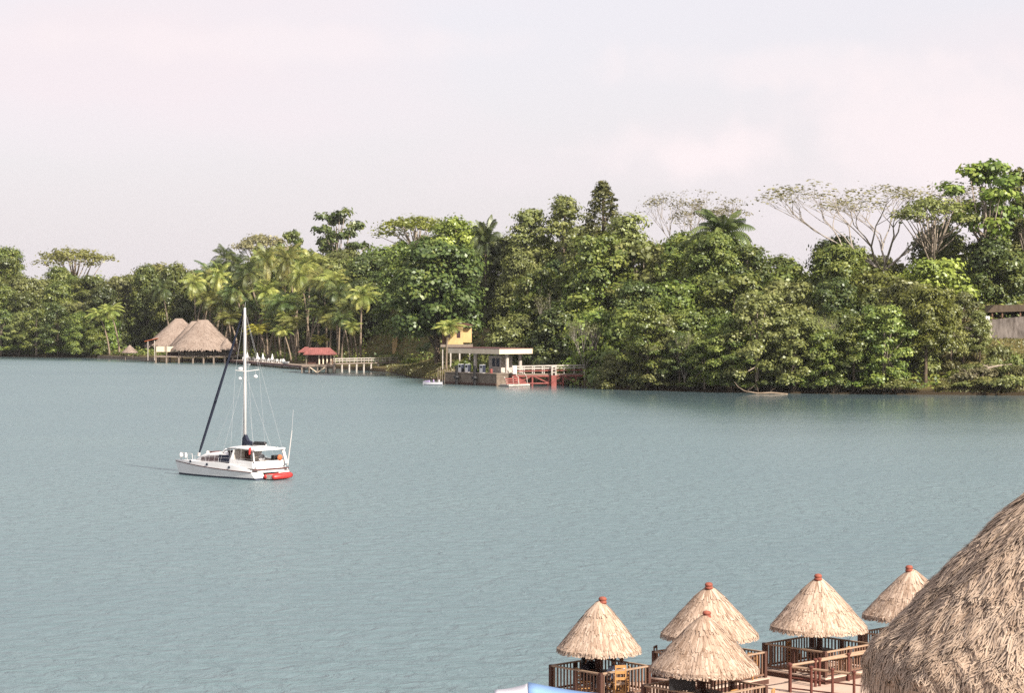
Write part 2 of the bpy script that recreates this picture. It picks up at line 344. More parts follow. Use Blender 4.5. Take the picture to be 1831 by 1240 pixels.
# ------------------------------------------------------------------ foliage meshes (one mesh per kind and variant, shared by copies)
def leaf_mesh(name, cen, nor, length, width, tint, rng, fold=0.0):
    """many leaf-sized rhombic blades: centres, normals, lengths, widths as arrays"""
    n = len(cen)
    nor = nor / (np.linalg.norm(nor, axis=1, keepdims=True) + 1e-9)
    r = rng.normal(size=(n, 3)); r[:, 2] -= 0.4
    a = r - nor * np.sum(r * nor, axis=1, keepdims=True); a /= np.linalg.norm(a, axis=1, keepdims=True) + 1e-9
    b = np.cross(nor, a)
    l2 = (length / 2)[:, None]; w2 = (width / 2)[:, None]
    v = np.empty((n, 4, 3))
    v[:, 0] = cen - a * l2; v[:, 1] = cen + b * w2 + a * l2 * 0.15; v[:, 2] = cen + a * l2 - nor * l2 * 0.25; v[:, 3] = cen - b * w2 + a * l2 * 0.15
    me = bpy.data.meshes.new(name)
    me.vertices.add(n * 4); me.vertices.foreach_set('co', v.reshape(-1).astype(np.float32))
    me.loops.add(n * 4); me.loops.foreach_set('vertex_index', np.arange(n * 4, dtype=np.int32))
    me.polygons.add(n); me.polygons.foreach_set('loop_start', np.arange(0, n * 4, 4, dtype=np.int32))
    me.polygons.foreach_set('loop_total', np.full(n, 4, dtype=np.int32))
    at = me.attributes.new('tint', 'FLOAT', 'POINT'); at.data.foreach_set('value', np.repeat(tint, 4).astype(np.float32))
    me.materials.append(LM['mid']); me.update(calc_edges=True); me.validate()
    return me

def lobed_crown(name, lobes, rng, clumps=30, leaves=20, leaf=0.56, spread=0.46, inner=0.22, droop=0.0):
    """lobes: (x,y,z,rx,ry,rz); each lobe carries small clumps of leaves over its surface, a few leaves inside"""
    cs, ns, ls, ts = [], [], [], []
    for (x, y, z, rx, ry, rz) in lobes:
        k = max(4, int(clumps * (rx * ry * rz) ** (2 / 3) / 4.0))
        u = rng.normal(size=(k, 3)); u /= np.linalg.norm(u, axis=1, keepdims=True)
        low = u[:, 2] < -0.35; u[low, 2] *= -0.6; u /= np.linalg.norm(u, axis=1, keepdims=True)
        R = np.array([rx, ry, rz]); lt = rng.uniform(0.2, 0.8)
        for i in range(k):
            depth = rng.uniform(0.75, 1.08) if rng.random() > inner else rng.uniform(0.25, 0.7)
            c = np.array([x, y, z]) + u[i] * R * depth
            m = int(leaves * rng.uniform(0.6, 1.3))
            off = rng.normal(size=(m, 3)) * spread * np.array([1.1, 1.1, 0.75]); off[:, 2] -= droop * np.abs(rng.normal(size=m))
            nn = u[i] * 0.95 + np.array([0, 0, 0.40]) + rng.normal(size=(m, 3)) * 0.36 + off * 0.55
            cs.append(c + off); ns.append(nn); ls.append(leaf * rng.uniform(0.6, 1.35, m))
            ts.append(np.clip(lt * 0.5 + rng.uniform(0.1, 0.45) + rng.normal(size=m) * 0.13, 0, 1))
    cs = np.concatenate(cs); ns = np.concatenate(ns); ls = np.concatenate(ls); ts = np.concatenate(ts)
    return leaf_mesh(name, cs, ns, ls, ls * rng.uniform(0.5, 0.8, len(ls)), ts, rng)

def branches(mb, p, d, r, ln, depth, rnd, tips, spread=0.6, up=0.15, n=6, ratio=0.72):
    p = Vector(p); d = Vector(d).normalized()
    q1 = p + d * ln * 0.5 + Vector((rnd.uniform(-1, 1), rnd.uniform(-1, 1), rnd.uniform(-.5, .5))) * ln * 0.05
    q2 = p + d * ln
    mb.tube([p, q1, q2], [r, r * 0.85, r * 0.66], n, cap=False)
    if depth == 0:
        for _ in range(3):
            e = q2 + (d + Vector((rnd.uniform(-1, 1), rnd.uniform(-1, 1), rnd.uniform(-.3, .8)))).normalized() * rnd.uniform(.5, 1.1)
            mb.tube([q2, e], [r * .5, r * .2], 3, cap=False); tips.append(e)
        return
    for k in range(rnd.choice((2, 3)) if depth > 1 else 2):
        e = (d + Vector((rnd.uniform(-1, 1), rnd.uniform(-1, 1), rnd.uniform(-.5, .7))) * spread + Vector((0, 0, up))).normalized()
        branches(mb, q2, e, r * 0.62, ln * ratio * rnd.uniform(0.8, 1.2), depth - 1, rnd, tips, spread, up, max(4, n - 1), ratio)

def trunk_mesh(name, lobes, h0, r, m, rnd, lean=0.0, limbs=8, bend=0.5):
    mb = MB(); top = max(l[2] for l in lobes) * 0.86
    pts = [(lean * (t ** 1.4) + rnd.uniform(-bend, bend) * t * 0.5, rnd.uniform(-bend, bend) * t * 0.5, top * t) for t in (0, .12, .3, .5, .72, 1)]
    pts[0] = (0, 0, -5.0); rr = [r * 1.5, r * 1.05, r * 0.9, r * 0.72, r * 0.5, r * 0.25]
    mb.tube(pts, rr, 8)
    for l in rnd.sample(lobes, min(limbs, len(lobes))):
        t = rnd.uniform(0.35, 0.8); i = int(t * 5); p = Vector(pts[i]).lerp(Vector(pts[i + 1]), t * 5 - i)
        q = Vector(l[:3]); mid = p.lerp(q, 0.5) + Vector((0, 0, -0.08 * (q - p).length))
        mb.tube([p, mid, q], [r * 0.42, r * 0.3, r * 0.12], 6)
    return mb.mesh(name, m, True)

KINDS = {}
def kind(name, variants, builder):
    KINDS[name] = [builder(i) for i in range(variants)]

# nominal size of every kind: height 20 m, crown 12 m wide; scaled to each tree's own size
def k_round(i):
    rng = np.random.default_rng(100 + i); rnd = random.Random(100 + i); lobes = []
    for k in range(26):
        th = k * 2.4 + rng.uniform(-.3, .3); t = (k + 0.5) / 26; z = 6.5 + 11.6 * t
        rad = 4.7 * math.sqrt(max(0.05, 1 - ((z - 11) / 8.2) ** 2)) * rng.uniform(0.65, 1.0)
        s = rng.uniform(1.5, 2.5); lobes.append((rad * math.cos(th), rad * math.sin(th), z, s, s, s * 0.75))
    lobes.append((0, 0, 17.6, 2.2, 2.2, 1.8)); lobes.append((0, 0, 12, 3.2, 3.2, 4.2))
    return trunk_mesh('trunk', lobes, 6, 0.36, M['trunk'], rnd), lobed_crown('crown', lobes, rng)
def k_bushy(i):
    rng = np.random.default_rng(200 + i); rnd = random.Random(200 + i); lobes = []
    for k in range(34):
        th = k * 2.4 + rng.uniform(-.3, .3); t = (k + 0.5) / 34; z = 1.2 + 17.0 * t
        rad = 5.0 * (max(0.06, 1 - t ** 2.2)) ** 0.5 * rng.uniform(0.7, 1.05)
        s = rng.uniform(1.5, 2.5); lobes.append((rad * math.cos(th), rad * math.sin(th), z, s, s, s * 0.9))
    lobes.append((0, 0, 8, 3.4, 3.4, 6.5))
    return trunk_mesh('trunk', lobes, 2, 0.34, M['trunk'], rnd), lobed_crown('crown', lobes, rng, droop=0.25)
def k_big(i):      # large-leaved, clumpy waterside tree
    rng = np.random.default_rng(300 + i); rnd = random.Random(300 + i); lobes = []
    for k in range(30):
        th = k * 2.4 + rng.uniform(-.4, .4); t = (k + 0.5) / 30; z = 2.0 + 16.3 * t
        rad = 4.9 * (max(0.06, 1 - abs(t - .4) ** 2.0 * 2.4)) ** 0.5 * rng.uniform(0.7, 1.08)
        s = rng.uniform(1.2, 2.1); lobes.append((rad * math.cos(th), rad * math.sin(th), z, s, s, s * 0.7))
    return trunk_mesh('trunk', lobes, 2, 0.34, M['paletrunk'], rnd), lobed_crown('crown', lobes, rng, clumps=32, leaves=18, leaf=0.66, spread=0.50, inner=0.22, droop=0.1)
def k_feathery(i):
    rng = np.random.default_rng(400 + i); rnd = random.Random(400 + i); lobes = []
    for k in range(30):
        th = k * 2.4 + rng.uniform(-.4, .4); t = (k + 0.5) / 30; z = 5.0 + 14.0 * t
        rad = 4.9 * (max(0.04, 1 - t ** 1.6)) ** 0.6 * rng.uniform(0.55, 1.1)
        s = rng.uniform(1.1, 1.9); lobes.append((rad * math.cos(th), rad * math.sin(th), z, s * 1.25, s * 1.25, s * 0.55))
    return trunk_mesh('trunk', lobes, 4, 0.32, M['trunk'], rnd), lobed_crown('crown', lobes, rng, clumps=32, leaves=17, leaf=0.58, spread=0.45, inner=0.25)
def k_umbrella(i):
    rng = np.random.default_rng(500 + i); rnd = random.Random(500 + i); lobes = []
    for k in range(26):
        th = k * 2.4; rad = 5.6 * math.sqrt((k + 0.5) / 26) * rng.uniform(.9, 1.05)
        z = 18.2 - 0.085 * rad ** 2 + rng.uniform(-1.0, 0.6); s = rng.uniform(0.9, 1.6)
        lobes.append((rad * math.cos(th), rad * math.sin(th), z, s * 1.3, s * 1.3, s * 0.55))
    return trunk_mesh('trunk', lobes, 9, 0.34, M['paletrunk'], rnd, limbs=22), lobed_crown('crown', lobes, rng, clumps=24, leaves=11, leaf=0.55, spread=0.5, inner=0.1)
def k_tufted(i):
    rng = np.random.default_rng(600 + i); rnd = random.Random(600 + i); lobes = []
    for k in range(12):
        th = k * 2.4 + rng.uniform(-.5, .5); t = k / 11; z = 9.5 + 9.0 * t
        rad = (4.4 if t < .8 else 2.0) * rng.uniform(0.55, 1.05)
        cx, cy = rad * math.cos(th), rad * math.sin(th)
        for j in range(3):
            s = rng.uniform(1.1, 1.7); lobes.append((cx + rng.uniform(-1.3, 1.3), cy + rng.uniform(-1.3, 1.3), z + rng.uniform(-.4, .5), s, s, s * 0.62))
    return trunk_mesh('trunk', lobes, 9, 0.36, M['paletrunk'], rnd, limbs=26), lobed_crown('crown', lobes, rng, clumps=24, leaves=13, leaf=0.75, spread=0.38, inner=0.15)
def k_conifer(i):
    rng = np.random.default_rng(700 + i); rnd = random.Random(700 + i); lobes = []
    for k in range(110):
        t = k / 109; th = k * 2.4; z = 4 + 15.6 * t; rad = 4.6 * (1 - t) ** 0.8 * rng.uniform(.6, 1.05) + 0.1; s = 0.3 + 0.75 * (1 - t)
        lobes.append((rad * math.cos(th), rad * math.sin(th), z, s * 1.2, s * 1.2, s * 0.55))
    return trunk_mesh('trunk', lobes, 4, 0.3, M['trunk'], rnd, limbs=16, bend=0.1), lobed_crown('crown', lobes, rng, clumps=60, leaves=14, leaf=0.42, spread=0.22, inner=0.25, droop=0.1)
def k_bare(i):
    rng = np.random.default_rng(800 + i); rnd = random.Random(812 + i); mb = MB(); tips = []
    mb.tube([(0, 0, -1), (0.15, 0, 1.6), (0.1, 0.1, 3.2)], [0.3, 0.25, 0.2], 8)
    for a in range(7):
        w = a * 0.9 + rnd.uniform(-.25, .25); k = rnd.uniform(.35, .85)
        branches(mb, (0.1, 0.1, 3.0 + rnd.uniform(-.6, .3)), (math.cos(w) * k, math.sin(w) * k, 1.25), 0.105, 5.0, 4, rnd, tips, 0.42, 0.16, 5, 0.70)
    lobes = []
    for p in tips:
        if rnd.random() < 0.26: s = rnd.uniform(0.2, 0.4); lobes.append((p.x, p.y, p.z, s * 1.5, s * 1.5, s * 0.6))
    cr = lobed_crown('crown', lobes, rng, clumps=4, leaves=4, leaf=0.3, spread=0.42, inner=0.0)
    return mb.mesh('trunk', M['whitebark'], True), cr
def frond(cs, rng, org, az, el, ln, sag, lw, tint, n=15, fill=1.0, twist=0.0):
    """one pinnate frond: a row of leaflets on each side of an arching rib"""
    d = Vector((math.cos(az), math.sin(az), 0)); side = Vector((-math.sin(az), math.cos(az), 0)); p = Vector(org); prev = p.copy()
    quads, tints = cs; e = el; step = ln / n
    for k in range(n):
        t = (k + .5) / n
        dirv = d * math.cos(e) + Vector((0, 0, 1)) * math.sin(e); p2 = p + dirv * step
        upn = -d * math.sin(e) + Vector((0, 0, 1)) * math.cos(e)
        lf = lw * (math.sin(PI * min(1, 0.12 + t * 0.92)) ** 0.6) * rng.uniform(0.85, 1.1)
        quads.append([p - side * 0.05, p + side * 0.05, p2 + side * 0.04, p2 - side * 0.04]); tints.append(tint)
        if t > 0.1:
            for sgn in (-1, 1):
                tip = p + side * sgn * lf * 0.86 + dirv * lf * 0.5 - upn * lf * (0.36 + 0.3 * t + sgn * twist)
                quads.append([p, p + dirv * step * fill, tip + dirv * step * 0.25, tip]); tints.append(min(1, max(0, tint + rng.normal() * 0.12)))
        p = p2; e -= sag / n * (0.4 + 1.2 * t)
def quads_mesh(name, quads, tints):
    v = np.array([[tuple(p) for p in q] for q in quads], dtype=np.float32).reshape(-1, 3)
    me = bpy.data.meshes.new(name); n = len(quads)
    me.from_pydata(v.tolist(), [], [(4 * i, 4 * i + 1, 4 * i + 2, 4 * i + 3) for i in range(n)])
    at = me.attributes.new('tint', 'FLOAT', 'POINT'); at.data.foreach_set('value', np.repeat(np.array(tints, dtype=np.float32), 4))
    me.materials.append(LM['palm']); return me
def k_palm(i):     # coconut palm: nominal height of the crown's hub 16 m
    rng = np.random.default_rng(900 + i); rnd = random.Random(900 + i); mb = MB()
    lean = (-2.6, 1.8, 3.4, -0.8, 0.4)[i % 5]; pts = []; rr = []
    for k in range(11):
        t = k / 10; pts.append((lean * (t ** 1.7), 0.6 * math.sin(t * 2 + i) * t, -0.6 + 16.6 * t)); rr.append(0.27 - 0.12 * t + (0.13 if k == 0 else 0))
    mb.tube(pts, rr, 8)
    q = ([], []); hub = Vector(pts[-1])
    for k in range(30):
        az = k * 2.399 + rng.uniform(-.25, .25); t = k / 29
        frond(q, rng, hub, az, 1.38 - 2.0 * t + rng.uniform(-.18, .18), rng.uniform(3.6, 5.4), 1.3 + 1.0 * rng.random(), 1.12, (0.2 + 0.55 * rng.random()) if t < .9 else 1.0, n=19, fill=.68, twist=rng.uniform(-.25, .25))
    return mb.mesh('trunk', M['palmtrunk'], True), quads_mesh('crown', *q)
def k_fanpalm(i):  # stout oil palm: long stiff upright fronds
    rng = np.random.default_rng(950 + i); mb = MB()
    mb.tube([(0, 0, -1), (0, 0, 6), (0.1, 0, 12)], [0.42, 0.36, 0.4], 8)
    q = ([], [])
    for k in range(26):
        az = k * 2.399 + rng.uniform(-.2, .2); t = k / 25
        frond(q, rng, (0.1, 0, 12), az, 1.42 - 1.25 * t + rng.uniform(-.1, .1), rng.uniform(5.6, 7.2), 1.5 + 0.6 * t, 1.6, 0.2 + 0.5 * rng.random(), n=18, twist=rng.uniform(-.35, .35))
    return mb.mesh('trunk', M['trunk'], True), quads_mesh('crown', *q)
def k_shrub(i):    # nominal 4 m high, 6 m wide
    rng = np.random.default_rng(980 + i); rnd = random.Random(980 + i); lobes = []
    for k in range(12):
        th = k * 2.4; rad = 2.3 * math.sqrt((k + .5) / 12); s = rng.uniform(0.7, 1.15)
        lobes.append((rad * math.cos(th), rad * math.sin(th), 0.7 + 2.2 * (1 - (rad / 3) ** 2) * rng.uniform(.6, 1.1), s, s, s * .8))
    mb = MB()
    for k in range(6):
        l = lobes[k * 2]; mb.tube([(l[0] * .1, l[1] * .1, -.4), (l[0] * .5, l[1] * .5, l[2] * .5), l[:3]], [0.09, 0.07, 0.03], 5)
    return mb.mesh('trunk', M['trunk'], True), lobed_crown('crown', lobes, rng, clumps=48, leaves=12, leaf=0.46, spread=0.26, inner=0.15, droop=0.1)

kind('round', 4, k_round); kind('bushy', 4, k_bushy); kind('big', 4, k_big); kind('feathery', 3, k_feathery); kind('umbrella', 2, k_umbrella)
kind('tufted', 3, k_tufted); kind('conifer', 2, k_conifer); kind('bare', 2, k_bare); kind('palm', 5, k_palm); kind('fanpalm', 2, k_fanpalm); kind('shrub', 3, k_shrub)
NAME = dict(round='broadleaf_tree', bushy='bushy_tree', big='leafy_tree', feathery='feathery_tree', umbrella='umbrella_tree', tufted='tall_tree',
            conifer='conifer_tree', bare='bare_tree', palm='coconut_palm', fanpalm='oil_palm', shrub='shrub')
NOMH = dict(palm=16.0, fanpalm=12.0, shrub=4.0); NOMW = dict(palm=9.0, fanpalm=12.0, shrub=6.0)
RT = random.Random(77)
def plant(kn, px, top, w, d, colour, label, group=None, v=None, rz=None, z=None, lift=0.0):
    """a tree whose foot stands on the bank d metres behind the water's edge, its top seen on row `top`, crown w px wide"""
    Y = shoreY(px) + d; g = ground(px, d) if z is None else z
    h = max(2.0, Zat(top, Y) - g); wm = w * Y / F
    i = RT.randrange(len(KINDS[kn])) if v is None else v % len(KINDS[kn])
    tm, cm = KINDS[kn][i]
    o = thing(NAME[kn], label, 'palm' if 'palm' in kn else ('shrub' if kn == 'shrub' else 'tree'), (Xat(px, Y), Y, g), RT.uniform(0, 2 * PI) if rz is None else rz, group)
    sx = wm / NOMW.get(kn, 12.0)
    if kn in ('bushy', 'big', 'feathery', 'round') and h < sx * 20 * .88:      # keep the crown's proportions: its foot goes down behind its neighbours
        o.location.z -= sx * 20 * .88 - h; h = sx * 20 * .88
    o.scale = (sx, sx, h / NOMH.get(kn, 20.0))
    o.location.z = max(o.location.z, g - 1.0) + lift if lift else o.location.z
    put('trunk' if kn != 'shrub' else 'stems', tm, o); put('crown' if kn != 'shrub' else 'foliage', cm, o, LM[colour])
    return o

# ------------------------------------------------------------------ thatch
def thatch(name, S, count, ln, w, m, parent, seed, rings=14, nth=40, tiers=0, lift=0.1, eave=0.22, tintbias=0.5, umax=1.04, skew=.05, patch=0.0, fringe=0, fl=.3, sd=.24, course=.22):
    """a thatched roof over the surface S(u, th), u = 0 at the top and 1 at the eave: a shell under thousands of loose palm strips"""
    rnd = random.Random(seed); mb = MB()
    rows = []
    for i in range(rings + 1):
        u = i / rings; rows.append([S(u, 2 * PI * k / nth) for k in range(nth)])
    c = sum((Vector(p) for p in rows[-1]), Vector()) / nth
    rows.append([Vector(p) + (c - Vector(p)) * 0.05 + Vector((0, 0, -eave)) for p in rows[-1]])
    rows.append([Vector(p) + (c - Vector(p)) * 0.35 + Vector((0, 0, eave * 2)) for p in rows[-2]])
    mb.loft(rows, True, False); mb.t = [0.4] * len(mb.v)
    slope = (Vector(S(1, 0)) - Vector(S(0, 0))).length; ax = c
    for i in range(count):
        th = rnd.uniform(0, 2 * PI)
        if tiers and rnd.random() < course:
            k = int(tiers * math.sqrt(rnd.random())); u0 = (k + rnd.uniform(0.0, 0.75)) / tiers; u1 = (k + 1 + rnd.uniform(-.12, .16)) / tiers
            sh = (.35 * math.sin(th * 5 + k * 1.7) + .25 * math.sin(th * 13 + k * 2.9)) / tiers if tiers > 5 else 0; u0 += sh; u1 += sh
            lf = lift * (0.4 + 0.8 * rnd.random())
        elif tiers and tiers < 6:
            u0 = math.sqrt(rnd.uniform(0, 1)) * .92; u1 = u0 + rnd.uniform(.2, .42); lf = lift * rnd.uniform(.1, .9)
        else:
            u0 = math.sqrt(rnd.uniform(0.0, 1.0)) * umax - 0.02; u1 = u0 + ln * rnd.uniform(.6, 1.3) / slope; lf = lift * rnd.random()
        u0 = max(0.0, u0); u1 = min(u1, umax + rnd.uniform(-.02, .05))
        if u1 <= u0 + 0.02: continue
        th2 = th + rnd.uniform(-1, 1) * skew
        tn = min(1, max(0, tintbias + rnd.gauss(0, sd) + patch * (math.sin(th * 9 + u0 * 7) * math.sin(u0 * 23 + th * 5) + .6 * math.sin(th * 23 - u0 * 31))))
        ww = w * rnd.uniform(.5, 1.4) / 2; vs = []
        for j in range(3):
            t = j / 2; u = u0 + (u1 - u0) * t; a = th + (th2 - th) * t
            p = Vector(S(min(u, 1), a)); e = Vector(S(min(u, 1), a + 0.01)) - p
            if e.length < 1e-6: e = Vector((1, 0, 0))
            e.normalize(); dn = Vector(S(min(1, u + 0.04), a)) - Vector(S(min(1, u + 0.04) - 0.04, a)); dn.normalize()
            nn = e.cross(dn); rad = Vector((p.x - ax.x, p.y - ax.y, 0)); nn = nn if (nn.z > 0 if abs(nn.z) > .45 else nn.dot(rad) > 0) else -nn
            if u > 1: p = p + (dn * 0.6 + Vector((0, 0, -0.5))) * (u - 1) * slope
            p = p + nn * (0.015 + lf * t)
            k = ww * (1 - 0.45 * t * t)
            vs += [p - e * k, p + e * k]
        mb.add(vs, [(0, 1, 3, 2), (2, 3, 5, 4)], tn)
    for i in range(fringe):                                     # ragged ends hanging over the eave
        th = 2 * PI * (i + rnd.random()) / fringe; p = Vector(S(1, th)); e = (Vector(S(1, th + .01)) - p).normalized(); out = Vector((e.y, -e.x, 0))
        ww = w * rnd.uniform(.5, 1.3) / 2; q = p - Vector(S(.9, th)); up0 = p - q * .5 + Vector((0, 0, .03)) + out * lift * rnd.random(); ln2 = fl * rnd.uniform(.4, 1.2)
        mid = p + out * (.04 + lift * rnd.random()) ; tip = mid + out * rnd.uniform(-.02, .10) * fl * 3 + e * rnd.uniform(-.25, .25) * ln2 - Vector((0, 0, ln2))
        mb.add([up0 - e * ww, up0 + e * ww, mid - e * ww, mid + e * ww, tip - e * ww * .4, tip + e * ww * .4], [(0, 1, 3, 2), (2, 3, 5, 4)], min(1, max(0, tintbias + rnd.gauss(0, .24))))
    o = bpy.data.objects.new(name, mb.mesh(name, m, False, True)); C.objects.link(o); o.parent = parent
    return o
def cone(r, z0, z1, p=1.0, rt=0.05, cx=0, cy=0, wob=0.0, seed=0):
    rn = random.Random(seed); ph = [rn.uniform(0, 6.28) for _ in range(4)]
    def S(u, th):
        k = 1 + wob * (math.sin(3 * th + ph[0]) + 0.7 * math.sin(5 * th + ph[1]) + .5 * math.sin(9 * th + ph[2])) * u
        rr = (rt + (r - rt) * u) * k
        return (cx + rr * math.cos(th), cy + rr * math.sin(th), z1 + (z0 - z1) * u ** p)
    return S
def hip(rx, ry, ridge, z0, z1, cx=0, cy=0, p=1.0, sq=2.6):
    def S(u, th):
        c, s = math.cos(th), math.sin(th)
        k = (abs(c) ** sq + abs(s) ** sq) ** (-1 / sq)
        return (cx + (ridge + 0.1 + (rx - ridge - 0.1) * u) * c * k, cy + (0.1 + (ry - 0.1) * u) * s * k, z1 + (z0 - z1) * u ** p)
    return S

# ------------------------------------------------------------------ far bank: forest
PL = []
def T(kn, px, top, w, d, colour, label, v=None, rz=None): plant(kn, px, top, w, d, colour, label, v=v, rz=rz)
# trees with a character of their own
T('tufted', 1762, 280, 165, 62, 'bright', 'tallest tree at far right, bright green cloud-like tufts on bare limbs', v=0)
T('tufted', 1836, 298, 110, 74, 'mid', 'tufted tree cut by the right edge, just behind the tallest tree', v=1)
T('bushy', 1772, 420, 140, 60, 'dark', 'dark bushy tree below the tallest tree, behind the dark shelter', v=1)
T('bushy', 1838, 445, 110, 66, 'mid', 'mid green bushy tree at the right edge above the dark shelter', v=3)
T('bare', 1578, 306, 320, 70, 'grey', 'widest nearly leafless tree, pale fan of branches against the sky left of the tallest tree', v=0, rz=0.4)
T('bare', 1245, 338, 190, 92, 'grey', 'wispy nearly bare treetop against the sky beside the upright oil palm', v=1)
T('umbrella', 1668, 345, 150, 58, 'olive', 'flat olive crown on leaning pale limbs beside the tallest tree', v=0)
T('round', 1272, 412, 115, 42, 'mid', 'rounded green crown just in front of the large upright oil palm', v=2)
T('fanpalm', 1292, 424, 128, 52, 'palmdark', 'dark oil palm with stiff upright fronds breaking the skyline right of the conifer', v=0)
T('fanpalm', 868, 440, 64, 60, 'palmdark', 'small upright oil palm between the yellow-green crowns and the pines', v=1)
T('conifer', 1078, 322, 165, 66, 'olive', 'pointed conifer standing highest on the middle of the skyline', v=0)
T('feathery', 1008, 346, 125, 68, 'olive', 'ragged pine directly left of the pointed conifer', v=0)
T('feathery', 948, 372, 120, 62, 'olive', 'rounder dark pine on the skyline, second left of the pointed conifer', v=1)
T('feathery', 1120, 384, 150, 62, 'olive', 'broad feathery olive crown spreading below the pointed conifer', v=2)
T('umbrella', 745, 382, 150, 112, 'lime', 'yellow-green flat crown, left one of two lighting the skyline above the lawn', v=1)
T('round', 818, 386, 130, 105, 'lime', 'yellow-green domed crown, right one of two lighting the skyline above the lawn', v=2)
T('tufted', 602, 374, 108, 175, 'dark', 'dark spreading tree standing alone above the skyline behind the palm grove', v=2)
T('umbrella', 470, 414, 110, 180, 'grey', 'grey half-bare tree on the skyline above the left side of the palm grove', v=0)
T('tufted', 522, 408, 56, 172, 'bright', 'slim bright green treetop left of the dark spreading skyline tree', v=0)
T('umbrella', 132, 440, 130, 150, 'brown', 'flat-topped half-bare brown tree on the skyline at far left', v=1)
T('round', 12, 438, 70, 130, 'bright', 'bright green domed tree at the left edge of the skyline', v=0)
T('round', 782, 425, 180, 24, 'dark', 'massive dark shade tree standing on the lawn with a thick black trunk', v=1)
T('bushy', 1098, 636, 78, 2.5, 'olive', 'rounded olive bush-like tree overhanging the water at the end of the ramp', v=0)
T('feathery', 1180, 560, 120, 5, 'olive', 'pale feathery tree drooping over the water right of the olive bush', v=1)
T('round', 1655, 505, 120, 7, 'lime', 'yellow-green tree on two dark trunks at the left end of the grey wall', v=3)
T('feathery', 1722, 520, 90, 22, 'olive', 'thin olive tree growing in front of the grey wall', v=0)
T('feathery', 1700, 545, 60, 17, 'brown', 'small dry brown tree left of the thin olive tree', v=1)
T('feathery', 1752, 556, 60, 20, 'olive', 'small olive tree screening the pillar of the grey wall', v=2)
T('bare', 1046, 560, 50, 4, 'olive', 'slender pale-limbed tree at the water left of the rounded olive bush', v=0)
T('bare', 986, 515, 56, 19, 'olive', 'pale-limbed thin tree showing through the foliage above the red pier', v=1)
T('bare', 1466, 548, 66, 9, 'olive', 'pale bare limbs showing through the foliage above the driftwood log', v=0, rz=2.0)
T('bare', 1224, 590, 50, 1.5, 'olive', 'thin pale-limbed tree at the waterline right of the feathery tree', v=1)
T('big', 965, 470, 110, 26, 'bright', 'bright clumpy tree with climbing leaves above the red pier', v=0)
T('big', 1070, 410, 140, 38, 'mid', 'tall dense clumpy tree directly under the pointed conifer', v=1)

SKY = [(-100, 452), (0, 452), (60, 470), (130, 472), (200, 456), (260, 458), (310, 462), (345, 474), (420, 448), (480, 430), (540, 432), (600, 425), (650, 428), (690, 408), (760, 408),
       (860, 408), (920, 412), (960, 405), (1040, 402), (1100, 400), (1150, 398), (1200, 386), (1250, 404), (1300, 402), (1350, 414), (1400, 412), (1450, 378), (1500, 402),
       (1560, 425), (1620, 405), (1690, 380), (1760, 392), (1900, 370)]
TIERS = [('at the waterline', 1.8, .22, 6.2), ('low on the slope', 14, .46, 8.5), ('halfway up the slope', 28, .68, 9.5), ('high on the slope', 48, .86, 10.5), ('on the skyline', 74, 1.0, 11.5)]
REG = [(200, 'on the far left bank'), (450, 'behind the thatched restaurant'), (700, 'behind the palm grove'), (860, 'above the lawn'), (1060, 'behind the fuel dock'),
       (1300, 'right of the ramp'), (1520, 'above the driftwood log'), (1690, 'left of the grey wall'), (9999, 'behind the grey wall')]
MIX = {0: ['mid', 'dark', 'bright', 'mid', 'olive'], 1: ['olive', 'brown', 'mid', 'olive'], 2: ['mid', 'dark', 'olive', 'mid'], 3: ['mid', 'dark', 'lime', 'mid'],
       4: ['dark', 'mid', 'bright', 'olive', 'mid'], 5: ['mid', 'dark', 'olive', 'mid', 'bright'], 6: ['mid', 'dark', 'mid', 'bright', 'olive'], 7: ['mid', 'olive', 'mid', 'lime'], 8: ['dark', 'mid', 'olive', 'bright']}
CW = dict(dark='dark green', mid='mid green', bright='bright green', lime='yellow-green', olive='olive', brown='brownish', grey='grey-green')
FW = dict(round='rounded', bushy='bushy', big='clumpy', feathery='feathery', umbrella='flat-topped', tufted='tufted')
R = random.Random(21)
for ti, (tn, d0, frac, sp) in enumerate(TIERS):
    px = -70 + R.uniform(0, 40)
    while px < 1900:
        s = F / (shoreY(px) + d0); step = sp * s * R.uniform(.75, 1.2)
        if px < 450: d = d0 * 1.25
        else: d = d0
        d *= R.uniform(.85, 1.2)
        skip = False
        if ti == 0 and (190 < px < 1135 or px > 1622): skip = True
        if ti == 1 and (185 < px < 905 or px > 1632): skip = True
        if ti == 2 and 215 < px < 700: d = 84
        if ti == 2 and ( 690 < px < 925 or px > 1665): skip = True
        if ti == 3 and (330 < px < 700): d = 100
        if ti == 4 and 330 < px < 860: d += 70
        if ti == 3 and 690 < px < 900: d = 80
        if ti == 3 and px > 1690: d = 74
        if ti == 4 and px > 1690: d = 92
        if not skip:
            ys = interp(px, SHORE); yk = interp(px, SKY)
            top = ys + (yk - ys) * min(1.0, frac * R.uniform(.88, 1.12)) + (R.uniform(0, 16) if ti == 4 else 0)
            r = next(i for i, (a, _) in enumerate(REG) if px < a)
            if ti == 0: kn = R.choice(['bushy', 'big', 'big', 'feathery'])
            elif ti == 4: kn = R.choice(['bushy', 'big', 'bushy', 'feathery', 'round'])
            else: kn = R.choice(['bushy', 'bushy', 'big', 'big', 'feathery', 'round'])
            PL.append([r, ti, kn, R.choice(MIX[r]), px, top, step * R.uniform(1.45, 1.9), d])
        px += step
ORD = ['first', 'second', 'third', 'fourth', 'fifth', 'sixth', 'seventh', 'eighth', 'ninth', 'tenth']
cls = {}
for p in sorted(PL, key=lambda q: q[4]): cls.setdefault((p[0], p[1], p[2], p[3]), []).append(p)
